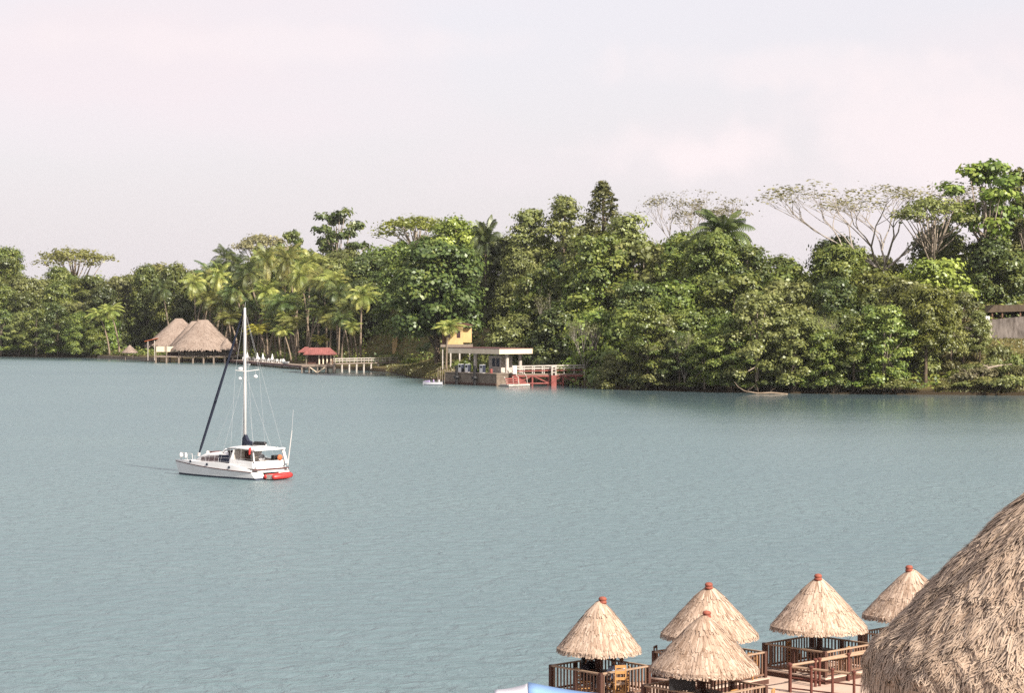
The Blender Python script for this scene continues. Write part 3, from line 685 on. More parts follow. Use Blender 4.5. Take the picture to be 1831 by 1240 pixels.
for (r, ti, kn, co), lst in cls.items():
    for i, p in enumerate(lst):
        one = f'{CW[co]} {FW[kn]} tree {TIERS[ti][0]} {REG[r][1]}'
        lab = one if len(lst) == 1 else f'{ORD[i]} {CW[co]} {FW[kn]} tree from left {TIERS[ti][0]} {REG[r][1]}'
        plant(kn, p[4], p[5], p[6], p[7], co, lab, group='forest trees on the far bank', lift=1.3 if ti == 0 else 0.0)

# coconut palms: (px of the crown, row of the hub, crown width, metres behind the water, leaf, variant, turn, words)
PG = 'coconut palms on the far bank'
for px, hub, w, d, co, v, rz, lab in [
    (196, 562, 62, 8, 'palm', 0, 0.3, 'left one of two coconut palms leaning left over the small thatched hut'),
    (214, 556, 60, 12, 'palm', 0, 0.1, 'right one of two coconut palms leaning left over the small thatched hut'),
    (306, 516, 58, 22, 'palmdark', 0, 0.2, 'dark coconut palm on a leaning trunk behind the left peak of the thatched roof'),
    (352, 508, 60, 26, 'palm', 3, 0.0, 'tall coconut palm rising behind the right peak of the thatched roof'),
    (478, 588, 60, 9, 'palmyellow', 0, 0.3, 'low yellow-fronded coconut palm beside the catamaran mast'),
    (521, 592, 56, 8, 'palm', 2, 2.6, 'low coconut palm left of the red-roofed hut with drooping fronds'),
    (556, 606, 44, 10, 'palmyellow', 2, 0.4, 'lowest yellowing coconut palm hanging over the red roof'),
    (798, 584, 70, 9, 'palm', 4, 0.0, 'yellowing coconut palm in front of the yellow house'),
    (640, 585, 50, 14, 'palm', 1, 3.0, 'short coconut palm with a pale trunk behind the white jetty rail')]:
    plant('palm', px, hub, w, d, co, lab, PG, v=v, rz=rz)
RP = random.Random(5)
rows = [(478, 66, 9, 385, 560), (502, 52, 10, 325, 590), (526, 38, 10, 330, 645), (550, 26, 10, 365, 655), (574, 16, 9, 415, 645)]
rn = ['in the highest row', 'in the second row', 'in the middle row', 'in the fourth row', 'in the lowest row']
for k, (hub, d, n, a, b) in enumerate(rows):
    for j in range(n):
        px = a + (b - a) * (j + .5) / n + RP.uniform(-9, 9)
        plant('palm', px, hub + RP.uniform(-18, 18) - (8 if px > 540 else 0), RP.uniform(56, 84), d * RP.uniform(.85, 1.15), RP.choice(['palm', 'palm', 'palm', 'palmdark']),
              f'{ORD[j]} coconut palm from left {rn[k]} of the palm grove', PG, v=RP.randrange(5), rz=RP.uniform(-.6, .6) + (PI if RP.random() < .3 else 0))
# shrubs
SG = 'shrubs on the far bank'
for px, top, w, d, co, lab in [
    (222, 632, 30, 3, 'mid', 'low green shrub under the two leaning palms'),
    (245, 634, 28, 3, 'mid', 'low green shrub under the small thatched hut'),
    (275, 628, 18, 6, 'lime', 'yellow-green shrub left of the restaurant deck'),
    (655, 634, 36, 20, 'lime', 'pale shrub behind the right half of the white jetty rail'),
    (700, 628, 50, 26, 'mid', 'wide shrub on the lawn right of the jetty'),
    (735, 638, 34, 30, 'lime', 'yellow-green shrub on the lawn beside the dark trunk'),
    (825, 640, 44, 5, 'mid', 'green shrub on the bank left of the fuel pumps'),
    (872, 612, 40, 34, 'mid', 'shrub right of the yellow house'),
    (905, 606, 60, 26, 'dark', 'dark shrub behind the fuel canopy'),
    (1712, 655, 50, 5, 'lime', 'yellow-green shrub on the bank right of the dark trunks'),
    (1740, 640, 56, 9, 'olive', 'olive shrub in the middle of the grassy bank'),
    (1782, 628, 60, 12, 'olive', 'highest olive shrub below the grey wall'),
    (1822, 625, 60, 10, 'mid', 'green shrub below the wall at the right edge'),
    (1760, 668, 60, 2.5, 'brown', 'brown dry shrub over the water beneath the pale branch'),
    (1812, 664, 64, 2.5, 'olive', 'olive shrub over the water at the right edge'),
    (1722, 678, 44, 2, 'olive', 'olive shrub hanging over the water left of the brown one'),
    (1700, 640, 40, 14, 'brown', 'dry brown shrub at the left foot of the grassy bank'),
    (1760, 645, 70, 6, 'grey', 'grey-green shrub in the middle of the bank above the brown one'),
    (1800, 640, 60, 7, 'olive', 'olive shrub on the bank right of the grey-green one'),
    (1828, 642, 50, 5, 'brown', 'dry brown shrub on the bank at the right edge'),
    (1780, 672, 70, 1.5, 'olive', 'wide olive shrub dipping into the water below the pale branch'),
    (1725, 655, 60, 4, 'grey', 'grey-green shrub above the olive one that overhangs the water'),
    (1790, 606, 50, 18, 'olive', 'olive shrub touching the foot of the grey wall'),
    (1745, 598, 40, 24, 'mid', 'green shrub before the gap in the grey wall'),
    (1688, 690, 26, 1.5, 'brown', 'small dry brown tuft on bare earth right of the two dark trunks'),
    (1632, 684, 34, 1, 'bright', 'bright green tuft at the water below the two dark trunks'),
    (1285, 640, 60, 2, 'bright', 'light green shrub over the water at the root of the driftwood log'),
    (1000, 640, 50, 12, 'dark', 'dark shrub behind the white pier rails'),
    (30, 612, 60, 3, 'mid', 'large green shrub at the waterline at the left edge'),
    (110, 615, 60, 3, 'mid', 'large green shrub at the waterline halfway to the leaning palms'),
    (160, 618, 50, 4, 'olive', 'olive shrub at the waterline left of the leaning palms')]:
    plant('shrub', px, top, w, d, co, lab, SG)
SC = {}; px = 1142
while px < 1625:
    r = next(i for i, (a, _) in enumerate(REG) if px < a); co = R.choice(['mid', 'dark', 'olive', 'bright', 'dark'])
    SC.setdefault((r, co), []).append((px, interp(px, SHORE) - R.uniform(18, 42), R.uniform(36, 66), R.uniform(.2, 1.5))); px += R.uniform(24, 52)
for (r, co), lst in SC.items():
    for i, (px, top, w, d) in enumerate(lst):
        plant('shrub', px, top, w, d, co, f'{CW[co]} shrub overhanging the water {REG[r][1]}' if len(lst) == 1 else f'{ORD[i]} {CW[co]} shrub from left overhanging the water {REG[r][1]}', SG)
def undergrowth():
    rng = np.random.default_rng(8); cs = []; ns = []
    while len(cs) < 42000:
        px = rng.uniform(-90, 1920); d = rng.uniform(2.5, 120)
        if 180 < px < 830 and d < 14 + 30 * (px > 690): continue
        if px > 1680 and d < 36 and rng.random() < .93: continue
        Y = shoreY(px) + d; g = ground(px, d)
        cs.append((Xat(px, Y), Y, max(g, .15) + abs(rng.normal()) * 0.9)); ns.append((rng.normal() * .6, rng.normal() * .6 - .4, 1))
    n = len(cs); l = rng.uniform(.5, 1.2, n)
    me = leaf_mesh('undergrowth', np.array(cs), np.array(ns), l, l * .6, rng.uniform(0, 1, n), rng)
    me.materials.clear(); me.materials.append(LM['mid'])
    o = bpy.data.objects.new('undergrowth', me); C.objects.link(o)
    tag(o, 'leafy undergrowth covering the wooded slope', 'undergrowth', kind='stuff')
undergrowth()
def dry_grass():
    rng = np.random.default_rng(18); cs = []; ns = []
    while len(cs) < 16000:
        if rng.random() < .7: px = rng.uniform(1670, 1960); d = rng.uniform(.8, 36)
        else: px = rng.uniform(690, 850); d = rng.uniform(1, 40)
        Y = shoreY(px) + d; cs.append((Xat(px, Y), Y, ground(px, d) + .12)); a = rng.uniform(0, 6.28); ns.append((math.cos(a), math.sin(a), .5))
    n = len(cs); l = rng.uniform(.3, .85, n)
    me = leaf_mesh('dry_grass', np.array(cs), np.array(ns), l, l * .3, rng.uniform(0, 1, n), rng); me.materials.clear(); me.materials.append(LM['brown'])
    o = bpy.data.objects.new('dry_grass', me); C.objects.link(o); tag(o, 'rough dry grass on the open bank and the lawn', 'grass', kind='stuff')
dry_grass()

# ------------------------------------------------------------------ far bank: thatched restaurant and small hut
def restaurant():
    Y0 = 640.0; s = F / Y0; X = lambda px: (px - 345) / s
    t = thing('thatched_restaurant', 'large open restaurant on stilts under grey thatched roofs at the water', 'restaurant', (Xat(345, Y0), Y0, 0))
    thatch('roof', hip(9.8, 8.0, 1.3, 4.3, 12.9, X(361), 3, .96), 2600, 1.6, .4, M['thatchfar'], t, 1, lift=.12)
    thatch('roof', hip(7.4, 7.5, .8, 5.0, 12.5, X(340), 9, 1.0), 1500, 1.6, .4, M['thatchfar'], t, 2, lift=.12)
    thatch('roof', hip(10.2, 7.5, 1.0, 5.2, 13.3, X(305), 16, .96), 1700, 1.6, .4, M['thatchfar'], t, 3, lift=.12)
    thatch('porch_roof', cone(2.6, 4.2, 7.4, 1.0, .1, X(407), -2.2), 420, 1.0, .3, M['thatchfar'], t, 4, nth=24)
    MB().box(X(278), X(425), -3.0, 20, 1.75, 2.05).build('deck', M['greywood'], t)
    w = MB().box(X(281), X(324), -1.6, -1.45, 3.3, 4.9); w.build('half_wall', M['cream'], t)
    MB().box(X(290), X(415), 10.0, 10.2, 2.05, 5.6).build('back_wall', M['darkwood'], t)  # wall coloured dark to stand in for the shade inside the open restaurant
    b = MB().box(X(330), X(372), 1.0, 2.2, 2.05, 3.2); b.build('bar_counter', M['greywood'], t)
    for px in (281, 300, 322, 347, 366, 384, 404, 418):
        MB().tube([(X(px), -2.2, 2.05), (X(px), -2.2, 5.6)], .14, 7).build('post', M['greywood'], t)
        MB().tube([(X(px), -2.6, -1.5), (X(px), -2.6, 1.75)], .3, 8).build('stilt', M['greywood'], t)
        MB().tube([(X(px), 4, -1.5), (X(px), 4, 1.75)], .26, 8).build('stilt', M['greywood'], t)
    r = MB()
    for z in (2.5, 3.0): r.bar((X(322), -2.75, z), (X(424), -2.75, z), .08, .1)
    for k in range(15): r.bar((X(322 + k * 7.2), -2.75, 2.05), (X(322 + k * 7.2), -2.75, 3.0), .08)
    r.build('railing', M['greywood'], t)
    a = MB(); a.loft([[(X(250), 8, 6.4), (X(272), 8, 7.3), (X(272), 8, 7.15), (X(250), 8, 6.25)], [(X(250), 14, 6.4), (X(272), 14, 7.3), (X(272), 14, 7.15), (X(250), 14, 6.25)]]); a.build('awning', M['orange'], t)
    for px in (256, 268): MB().tube([(X(px), 8.3, 0.5), (X(px), 8.3, 6.6)], .12, 6).build('awning_post', M['whitepaint'], t)
    # small thatched hut on the bank
    Yh = 656; h = thing('thatched_hut', 'small thatched shelter between the leaning palms and the restaurant', 'hut', (Xat(232, Yh), Yh, .9))
    thatch('roof', cone(2.5, 1.9, 4.2, 1.0, .1), 420, .8, .22, M['thatchfar'], h, 6, nth=24)
    for a in range(4): MB().tube([(1.6 * math.cos(a * 1.57 + .8), 1.6 * math.sin(a * 1.57 + .8), -.6), (1.6 * math.cos(a * 1.57 + .8), 1.6 * math.sin(a * 1.57 + .8), 2.3)], .08, 6).build('post', M['greywood'], h)
    # low retaining wall at the water
    pts = [(176, 641.2), (230, 643), (282, 645.5)]
    m = MB(); P = [(Xat(p, Yat(y)), Yat(y) - .6) for p, y in pts]
    for (x0, y0), (x1, y1) in zip(P[:-1], P[1:]): m.bar((x0, y0, .2), (x1, y1, .2), .6, 1.5)
    tag(m.build('retaining_wall', M['concrete']), 'low brown retaining wall at the water left of the restaurant', 'wall')
restaurant()

def floating_dock():
    # the low brown dock from the restaurant to the red-roofed hut
    a = Vector((Xat(412, 630), 630, 0)); b = Vector((Xat(548, 556), 556, 0)); d = (b - a).normalized(); n = Vector((-d.y, d.x, 0)); ln = (b - a).length
    rz = math.atan2(d.y, d.x)
    t = thing('dock', 'low brown plank dock between the restaurant and the red-roofed hut', 'dock', a, rz)
    m = MB()
    for k in range(int(ln / .5)): m.box(k * .5, k * .5 + .46, 0, 4.2, .95, 1.1)
    m.build('planks', M['redpaint'] if False else M['greywood'], t)
    MB().box(0, ln, -.12, -.004, .55, 1.12).build('fascia', M['maroon'], t)
    for k in range(9): MB().tube([(1 + k * ln / 9, .4, -1.5), (1 + k * ln / 9, .4, .95)], .26, 8).build('pile', M['greywood'], t)
    def at(px, off):                                           # point on the dock under a column, off metres back from its edge
        best = min(range(200), key=lambda i: abs(CX + F * (a + d * ln * i / 199 + n * off).x / (a + d * ln * i / 199 + n * off).y - px))
        return a + d * ln * best / 199 + n * off
    ch = thing('plastic_chair', 'x', 'chair', (0, 0, 0))
    MB().box(-.26, .26, -.26, .26, .42, .46).build('seat', M['white'], ch)
    MB().loft([[(-.26, .22, .46), (.26, .22, .46), (.26, .27, .46), (-.26, .27, .46)], [(-.22, .34, .98), (.22, .34, .98), (.22, .39, .98), (-.22, .39, .98)]]).build('backrest', M['white'], ch)
    for sx in (-1, 1):
        MB().box(sx * .27 - .03, sx * .27 + .03, -.24, .26, .64, .68).build('armrest', M['white'], ch)
        for sy in (-1, 1): MB().bar((sx * .23, sy * .22, .42), (sx * .26, sy * .25, 0), .05).build('leg', M['white'], ch)
    for i, px in enumerate((436, 441, 447, 452, 456, 463, 467, 473, 478, 482, 487, 492, 496, 500, 504, 508)):
        c = ch if i == 0 else copy_tree(ch)
        c.location = at(px, 1.0 + (i % 4) * .7) + Vector((0, 0, 1.1)); c.rotation_euler.z = i * 1.3; c.scale = (1.25,) * 3
        c['label'] = 'white plastic chair in the row of chairs on the brown dock'; c['group'] = 'white chairs on the dock'
    um = thing('closed_parasol', 'x', 'parasol', (0, 0, 0))
    MB().tube([(0, 0, 0), (0, 0, 2.5)], .04, 6).build('pole', M['whitepaint'], um)
    MB().lathe([(.34, .7), (.42, .9), (.26, 1.6), (.06, 2.45), (.001, 2.5)], 12).build('canopy', M['white'], um)
    MB().lathe([(.36, 0), (.36, .1), (.05, .16)], 12).build('base', M['white'], um)
    for i, (px, w) in enumerate(((442, 'leftmost'), (460, 'second'), (470, 'third'), (487, 'rightmost'))):
        c = um if i == 0 else copy_tree(um)
        c.location = at(px, 2.4) + Vector((0, 0, 1.1)); c['group'] = 'closed parasols on the dock'
        c['label'] = f'{w} closed white parasol among the chairs on the brown dock' if i in (0, 3) else f'{w} closed white parasol from the left on the brown dock'
    # white skiff drawn up on the dock
    p = at(512, .8); sk = thing('skiff', 'white open skiff lying on the right end of the brown dock', 'boat', p + Vector((0, 0, 1.1)), rz)
    hull(sk, 4.6, .75, .65, M['white'])
    p2 = at(443, -1.5); sk2 = thing('skiff', 'white skiff floating beside the brown dock behind the catamaran mast', 'boat', (p2.x, p2.y, -.1), rz)
    hull(sk2, 4.2, .7, .55, M['white'])
def hull(t, ln, hw, dep, m, name='hull', inner=None):
    rings = []
    for k in range(13):
        u = k / 12; x = (u - .5) * ln; w = hw * (1 - max(0, (u - .45) / .55) ** 2.2) * (0.88 + .12 * min(1, u * 4)) + .02; z = dep * (1 + .25 * max(0, u - .6) ** 2 * 6)
        kz = dep * .35 * max(0, (u - .7) / .3) ** 2
        rings.append([(x, -w, z), (x, -w * .86, z * .45 + kz * .5), (x, -w * .35, kz), (x, w * .35, kz), (x, w * .86, z * .45 + kz * .5), (x, w, z),
                      (x, w * .9, z), (x, w * .72, z * .5 + kz * .4), (x, 0, z * .28 + kz), (x, -w * .72, z * .5 + kz * .4), (x, -w * .9, z)])
    o = MB().loft(rings).build(name, m, t)
    th = MB()
    for u in (.3, .58): x = (u - .5) * ln; th.box(x - .14, x + .14, -hw * .72, hw * .72, dep * .6, dep * .66)
    th.build('thwart', inner or m, t)
    return o
floating_dock()

def red_hut():
    Y0 = 531.0; s = F / Y0; X = lambda px: (px - 568) / s
    t = thing('red_roofed_hut', 'small hut with a faded red roof on stilts at the end of the jetty', 'hut', (Xat(568, Y0), Y0, 0))
    def gable(x0, x1, y0, y1, ze, zr, name):
        m = MB(); mx = (y0 + y1) / 2; i = 1.6
        m.loft([[(x0, y0, ze), (x1, y0, ze), (x1, y1, ze), (x0, y1, ze)], [(x0 + i, mx - .1, zr), (x1 - i, mx - .1, zr), (x1 - i, mx + .1, zr), (x0 + i, mx + .1, zr)]])
        for k in range(16):
            x = x0 + .2 + (x1 - x0 - .4) * k / 15; xt = min(max(x, x0 + i), x1 - i)
            m.bar((x, y0 - .02, ze + .04), (xt, mx, zr + .04), .07, .05)
        m.box(x0 + .02, x1 - .02, y0 + .02, y1 - .02, ze - .16, ze - .004)
        return m.build(name, M['redroof'], t)
    gable(X(543), X(600), -1.8, 5.2, 4.7, 6.3, 'roof'); gable(X(530), X(558), 3.5, 9, 5.2, 6.4, 'rear_roof')
    MB().box(X(538), X(598), -.8, 7, 1.95, 2.2).build('floor', M['greywood'], t)
    MB().box(X(550), X(568), .2, .35, 2.2, 4.5).build('wall_panel', M['darkwood'], t)
    MB().box(X(550), X(593), 4.4, 4.55, 2.2, 4.5).build('back_wall', M['fencewood'], t)
    for px in (571, 578, 585, 592): MB().tube([(X(px), -.5, 2.2), (X(px), -.5, 4.6)], .22, 8).build('yellow_column', M['cream'], t)
    for px in (548, 598): MB().tube([(X(px), -.6, 2.2), (X(px), -.6, 4.6)], .12, 6).build('post', M['greywood'], t)
    for px in (540, 553, 568, 583, 596):
        for y in (-.6, 5): MB().tube([(X(px), y, -1.5), (X(px), y, 1.95)], .2, 8).build('stilt', M['greywood'], t)
    for p, q in ((553, 568), (583, 568)): MB().bar((X(p), -.75, 1.6), (X(q), -.75, .1), .16, .22).build('brace', M['cream'], t)
    MB().box(X(540), X(597), -.95, -.804, 1.55, 1.95).build('fascia', M['greywood'], t)
    # jetty
    a = Vector((Xat(594, 541), 541, 0)); b = Vector((Xat(712, 556), 556, 0)); d = b - a; ln = d.length
    j = thing('jetty', 'narrow jetty with white rails from the red-roofed hut to the lawn', 'jetty', a, math.atan2(d.y, d.x))
    m = MB()
    for k in range(int(ln / .4)): m.box(k * .4, k * .4 + .36, 0, 1.8, 2.05, 2.2)
    m.build('planks', M['greywood'], j)
    MB().box(0, ln, -.1, -.004, 1.9, 2.2).build('beam', M['greywood'], j)
    for y in (.02, 1.78):
        for z in (2.75, 3.3): MB().bar((0, y, z), (ln, y, z), .09, .16).build('rail', M['whitepaint'], j)
        for k in range(10): MB().bar((k * ln / 9.2, y, 2.2), (k * ln / 9.2, y, 3.36), .1).build('rail_post', M['whitepaint'], j)
    for k in range(7): MB().tube([(.9 + k * 2.4, .2, -1.5), (.9 + k * 2.4, .2, 1.95)], .24, 8).build('pile', M['whitepaint'], j)
    # wooden posts at the water's edge
    for i, (px, py, hh, w) in enumerate(((737, 667, 1.5, 'leftmost'), (748, 667.5, 1.4, 'middle'), (760, 668, 1.4, 'rightmost'))):
        Y = Yat(py + 4); o = MB().tube([(0, 0, -1.5), (.02, 0, hh * .5), (0, .02, hh)], [.2, .18, .17], 8).build('mooring_post', M['greywood'])
        o.location = (Xat(px, Y), Y, .2); tag(o, f'{w} of three grey posts standing before the lawn', 'post', 'posts before the lawn')
    f = thing('picket_fence', 'rough pale picket fence on the bank left of the fuel dock', 'fence', (Xat(783, 468), 468, 0))
    for k in range(9): MB().bar((k * .5, .1 * (k % 2), 0), (k * .5 + .04, .1 * (k % 2), 2.9 + .35 * math.sin(k * 2.1)), .18, .1).build('picket', M['greywood'], f)
    MB().bar((0, .18, 2.3), (4.1, .18, 2.3), .08, .1).build('rail', M['greywood'], f)
red_hut()

# ------------------------------------------------------------------ far bank: fuel dock
def fuel_dock():
    rz = math.radians(38.5); O = Vector((-2.6, 436.0, 0)); ex = Vector((math.cos(rz), math.sin(rz), 0)); ey = Vector((-math.sin(rz), math.cos(rz), 0))
    Wd = lambda x, y, z=0: O + ex * x + ey * y + Vector((0, 0, z))
    q = thing('quay', 'stained concrete quay carrying the fuel canopy', 'quay', O, rz)
    MB().box(-1.5, 5.0, -1.0, 16.6, -1.5, 2.35).build('wall', M['concrete'], q, bevel=.05)
    MB().box(-1.62, 5.1, -1.1, 16.7, 2.354, 2.56).build('coping', M['concrete'], q, bevel=.03)
    MB().box(-1.66, -1.5, -.9, 16.5, .2, .5).build('rubbing_strip', M['darkwood'], q)
    c = thing('fuel_canopy', 'flat cream fuel canopy with a red edge on thick white columns', 'canopy', Wd(0, 0, 2.56), rz)
    MB().box(0, 8.8, 0, 17.6, 3.95, 5.05).build('fascia', M['cream'], c, bevel=.04)
    MB().box(-.08, 8.88, -.08, 17.68, 5.054, 5.16).build('red_edge', M['maroon'], c)
    for x, y in ((1.2, 9.6), (3.2, 1.5), (7.2, 9.6), (7.4, 2.4)):
        MB().lathe([(.5, 0), (.5, .15), (.38, .2), (.38, 3.7), (.5, 3.75), (.5, 3.946)], 14, (x, y, 0)).build('column', M['whitepaint'], c)
    k = thing('kiosk', 'white kiosk with grey windows under the fuel canopy', 'kiosk', Wd(0, 0, 2.56), rz)
    MB().box(3.6, 6.6, 4, 8.2, 0, 3.5).build('wall', M['whitepaint'], k)
    for y in (4.5, 5.9): MB().box(3.56, 3.596, y, y + 1.1, 1.3, 3.0).build('window', M['boot'], k)
    MB().box(4.6, 5.6, 3.96, 3.996, .1, 2.4).build('door', M['greywood'], k)
    pm = thing('fuel_pump', 'x', 'pump', (0, 0, 0))
    MB().box(-.36, .36, -.55, .55, 0, 1.75).build('cabinet', M['white'], pm, bevel=.04)
    MB().box(-.38, .38, -.58, -.554, .1, 1.7).build('side_panel', M['navy'], pm)
    MB().box(-.385, -.362, -.35, .35, 1.05, 1.5).build('dial', M['black'], pm)
    MB().tube([(-.3, .6, 1.5), (-.4, .75, .9), (-.3, .7, .3), (-.3, .6, .9)], .05, 6).build('hose', M['black'], pm)
    for i, (y, w) in enumerate(((12.2, 'leftmost'), (9.9, 'middle'), (4.9, 'rightmost'))):
        o = pm if i == 0 else copy_tree(pm); o.location = Wd(-.6, y, 2.564); o.rotation_euler.z = rz
        o['label'] = f'{w} of three white fuel pumps along the quay edge'; o['group'] = 'fuel pumps on the quay'
    for i, (y, w) in enumerate(((11.8, 'left'), (5.6, 'right'))):
        p = thing('mooring_pile', f'{w} of two dark mooring piles with tyres before the quay', 'pile', Wd(-2.1, y), rz, 'mooring piles at the quay')
        MB().tube([(0, 0, -1.5), (0, 0, 4.1)], [.3, .25], 9).build('pile', M['black'], p)
        MB().lathe([(.30, -.25), (.62, -.22), (.68, 0), (.62, .22), (.30, .25)], 14, (0, 0, 1.6)).build('tyre', M['black'], p)
    for i, (x, y) in enumerate(((0.4, 7.6), (0.2, 2.2))):
        o = MB().lathe([(.29, 0), (.3, .03), (.28, .3), (.3, .33), (.28, .6), (.3, .87), (.27, .9)], 14).build('drum', M['redpaint'] if i else M['navy'])
        o.location = Wd(x - .6, y, 2.56); tag(o, 'red drum standing at the near corner of the quay' if i else 'dark blue drum standing between the fuel pumps', 'drum')
    # floating landing with red slatted side, at the corner of the quay
    l = thing('landing_stage', 'red slatted landing stage with white edges at the quay corner', 'landing stage', Wd(-.5, -4.4), rz)
    MB().box(-.5, 5.0, 0, 3.0, .1, .45).build('float', M['whitepaint'], l)
    for z in (.7, 1.15, 1.6): MB().bar((-.9 - z * .35, 0.05, z), (2.0, 0.05, z), .1, .26).build('slat', M['redpaint'], l)
    for x, zz in ((-.9, 2.0), (.6, 2.0), (2.0, 2.0)): MB().bar((x + .2, .14, .4), (x - (.7 if x < 0 else 0), .14, zz), .16).build('post', M['whitepaint'], l)
    for k_ in range(5): MB().box(2.2, 4.6, .2 + k_ * .5, .7 + k_ * .5, .454, .6 + k_ * .4).build('step', M['redpaint'], l)
    for x in (2.2, 4.6): MB().tube([(x, .3, .5), (x, .5, 1.8), (x, 1.2, 2.6), (x, 2.9, 3.6)], .06, 6).build('handrail', M['whitepaint'], l)
    # pier with white rails over a red truss
    a = Vector((Xat(916, 435.5), 435.5, 0)); b = Vector((Xat(1046, 438), 438, 0)); d = b - a; ln = d.length
    p = thing('pier', 'pier with white rails above a red painted truss right of the fuel dock', 'pier', a, math.atan2(d.y, d.x))
    MB().box(0, ln, 0, 2.2, 2.25, 2.5).build('deck', M['greywood'], p)
    for y in (.04, 2.16):
        for z in (3.0, 3.5, 4.0): MB().bar((.4, y, z + .0), (ln, y, z + .25), .1, .2).build('rail', M['redpaint'] if z < 3.2 else M['whitepaint'], p)
        for k_ in range(8): MB().bar((.4 + k_ * (ln - .6) / 7, y + .09, 2.5), (.4 + k_ * (ln - .6) / 7, y + .09, 4.15), .16).build('rail_post', M['whitepaint'], p)
    for x in (1.0, 4.2, 7.6, 10.6, 13.3):
        for y in (.1, 2.1): MB().bar((x, y, -1.5), (x, y, 2.25), .3).build('leg', M['redpaint'], p)
    for x0, x1 in ((1.0, 4.2), (7.6, 4.2), (7.6, 10.6), (13.3, 10.6)): MB().bar((x0, -.08, .6), (x1, -.08, 2.1), .14, .22).build('brace', M['redpaint'], p)
    MB().bar((0, -.1, 2.05), (ln, -.1, 2.05), .16, .34).build('beam', M['redpaint'], p)
    MB().bar((0, -.1, .55), (10.6, -.1, .55), .14, .24).build('beam', M['redpaint'], p)
    MB().box(.1, .9, -.3, -.16, 2.5, 4.2).build('sign_board', M['white'], p)
    MB().box(8.0, 8.25, -.9, -.3, 2.2, 4.1).build('stair_post', M['whitepaint'], p); MB().box(8.8, 9.05, -.9, -.3, 2.2, 4.1).build('stair_post', M['whitepaint'], p); MB().box(8.0, 9.05, -.9, -.3, -.6, 2.19).build('stair_base', M['redpaint'], p)
    for z in (2.7, 3.3, 3.9): MB().box(8.254, 8.796, -.8, -.72, z, z + .2).build('stair_rail', M['whitepaint'], p)
    # yellow house
    Y0 = 480; s = F / Y0; X = lambda px: (px - 816) / s
    h = thing('yellow_house', 'yellow house half hidden by trees on the slope above the fuel dock', 'house', (Xat(816, Y0), Y0, 0), 0)
    MB().box(X(798), X(828), 0, 5, 7.9, 12.1).build('wall', M['yellow'], h)
    MB().box(X(828) + .004, X(843), 1.2, 5, 8.3, 11.6).build('side_wall', M['yellow'], h)
    MB().box(X(790), X(797.7), .8, 5, 7.9, 11.6).build('porch', M['fencewood'], h)
    MB().box(X(788), X(845), -1.0, 5.5, 7.3, 7.89).build('floor', M['greywood'], h)
    m = MB(); m.loft([[(X(794), -.3, 12.1), (X(846), -.3, 12.1), (X(846), 6, 12.1), (X(794), 6, 12.1)], [(X(797), 2.4, 12.7), (X(836), 2.4, 12.7), (X(836), 2.6, 12.7), (X(797), 2.6, 12.7)]]); m.build('roof', M['darkwood'], h)
    for px in (802, 820): MB().box(X(px) - .4, X(px) + .4, -.05, -.004, 9.4, 11.0).build('window', M['smoke'], h)
    for px in (792, 806, 822, 840): MB().box(X(px) - .15, X(px) + .15, -.4, -.1, 1.0, 7.3).build('pillar', M['whitepaint'], h)
    oh = thing('orange_shed', 'small orange wall glimpsed through dark trees above the jetty', 'shed', (Xat(706, 590), 590, 0))
    MB().box(-.7, .7, 0, 2, 1, 10.6).build('wall', M['yellow'], oh); MB().box(-.9, .9, -.2, 2.2, 10.604, 10.8).build('roof', M['redroof'], oh)
fuel_dock()

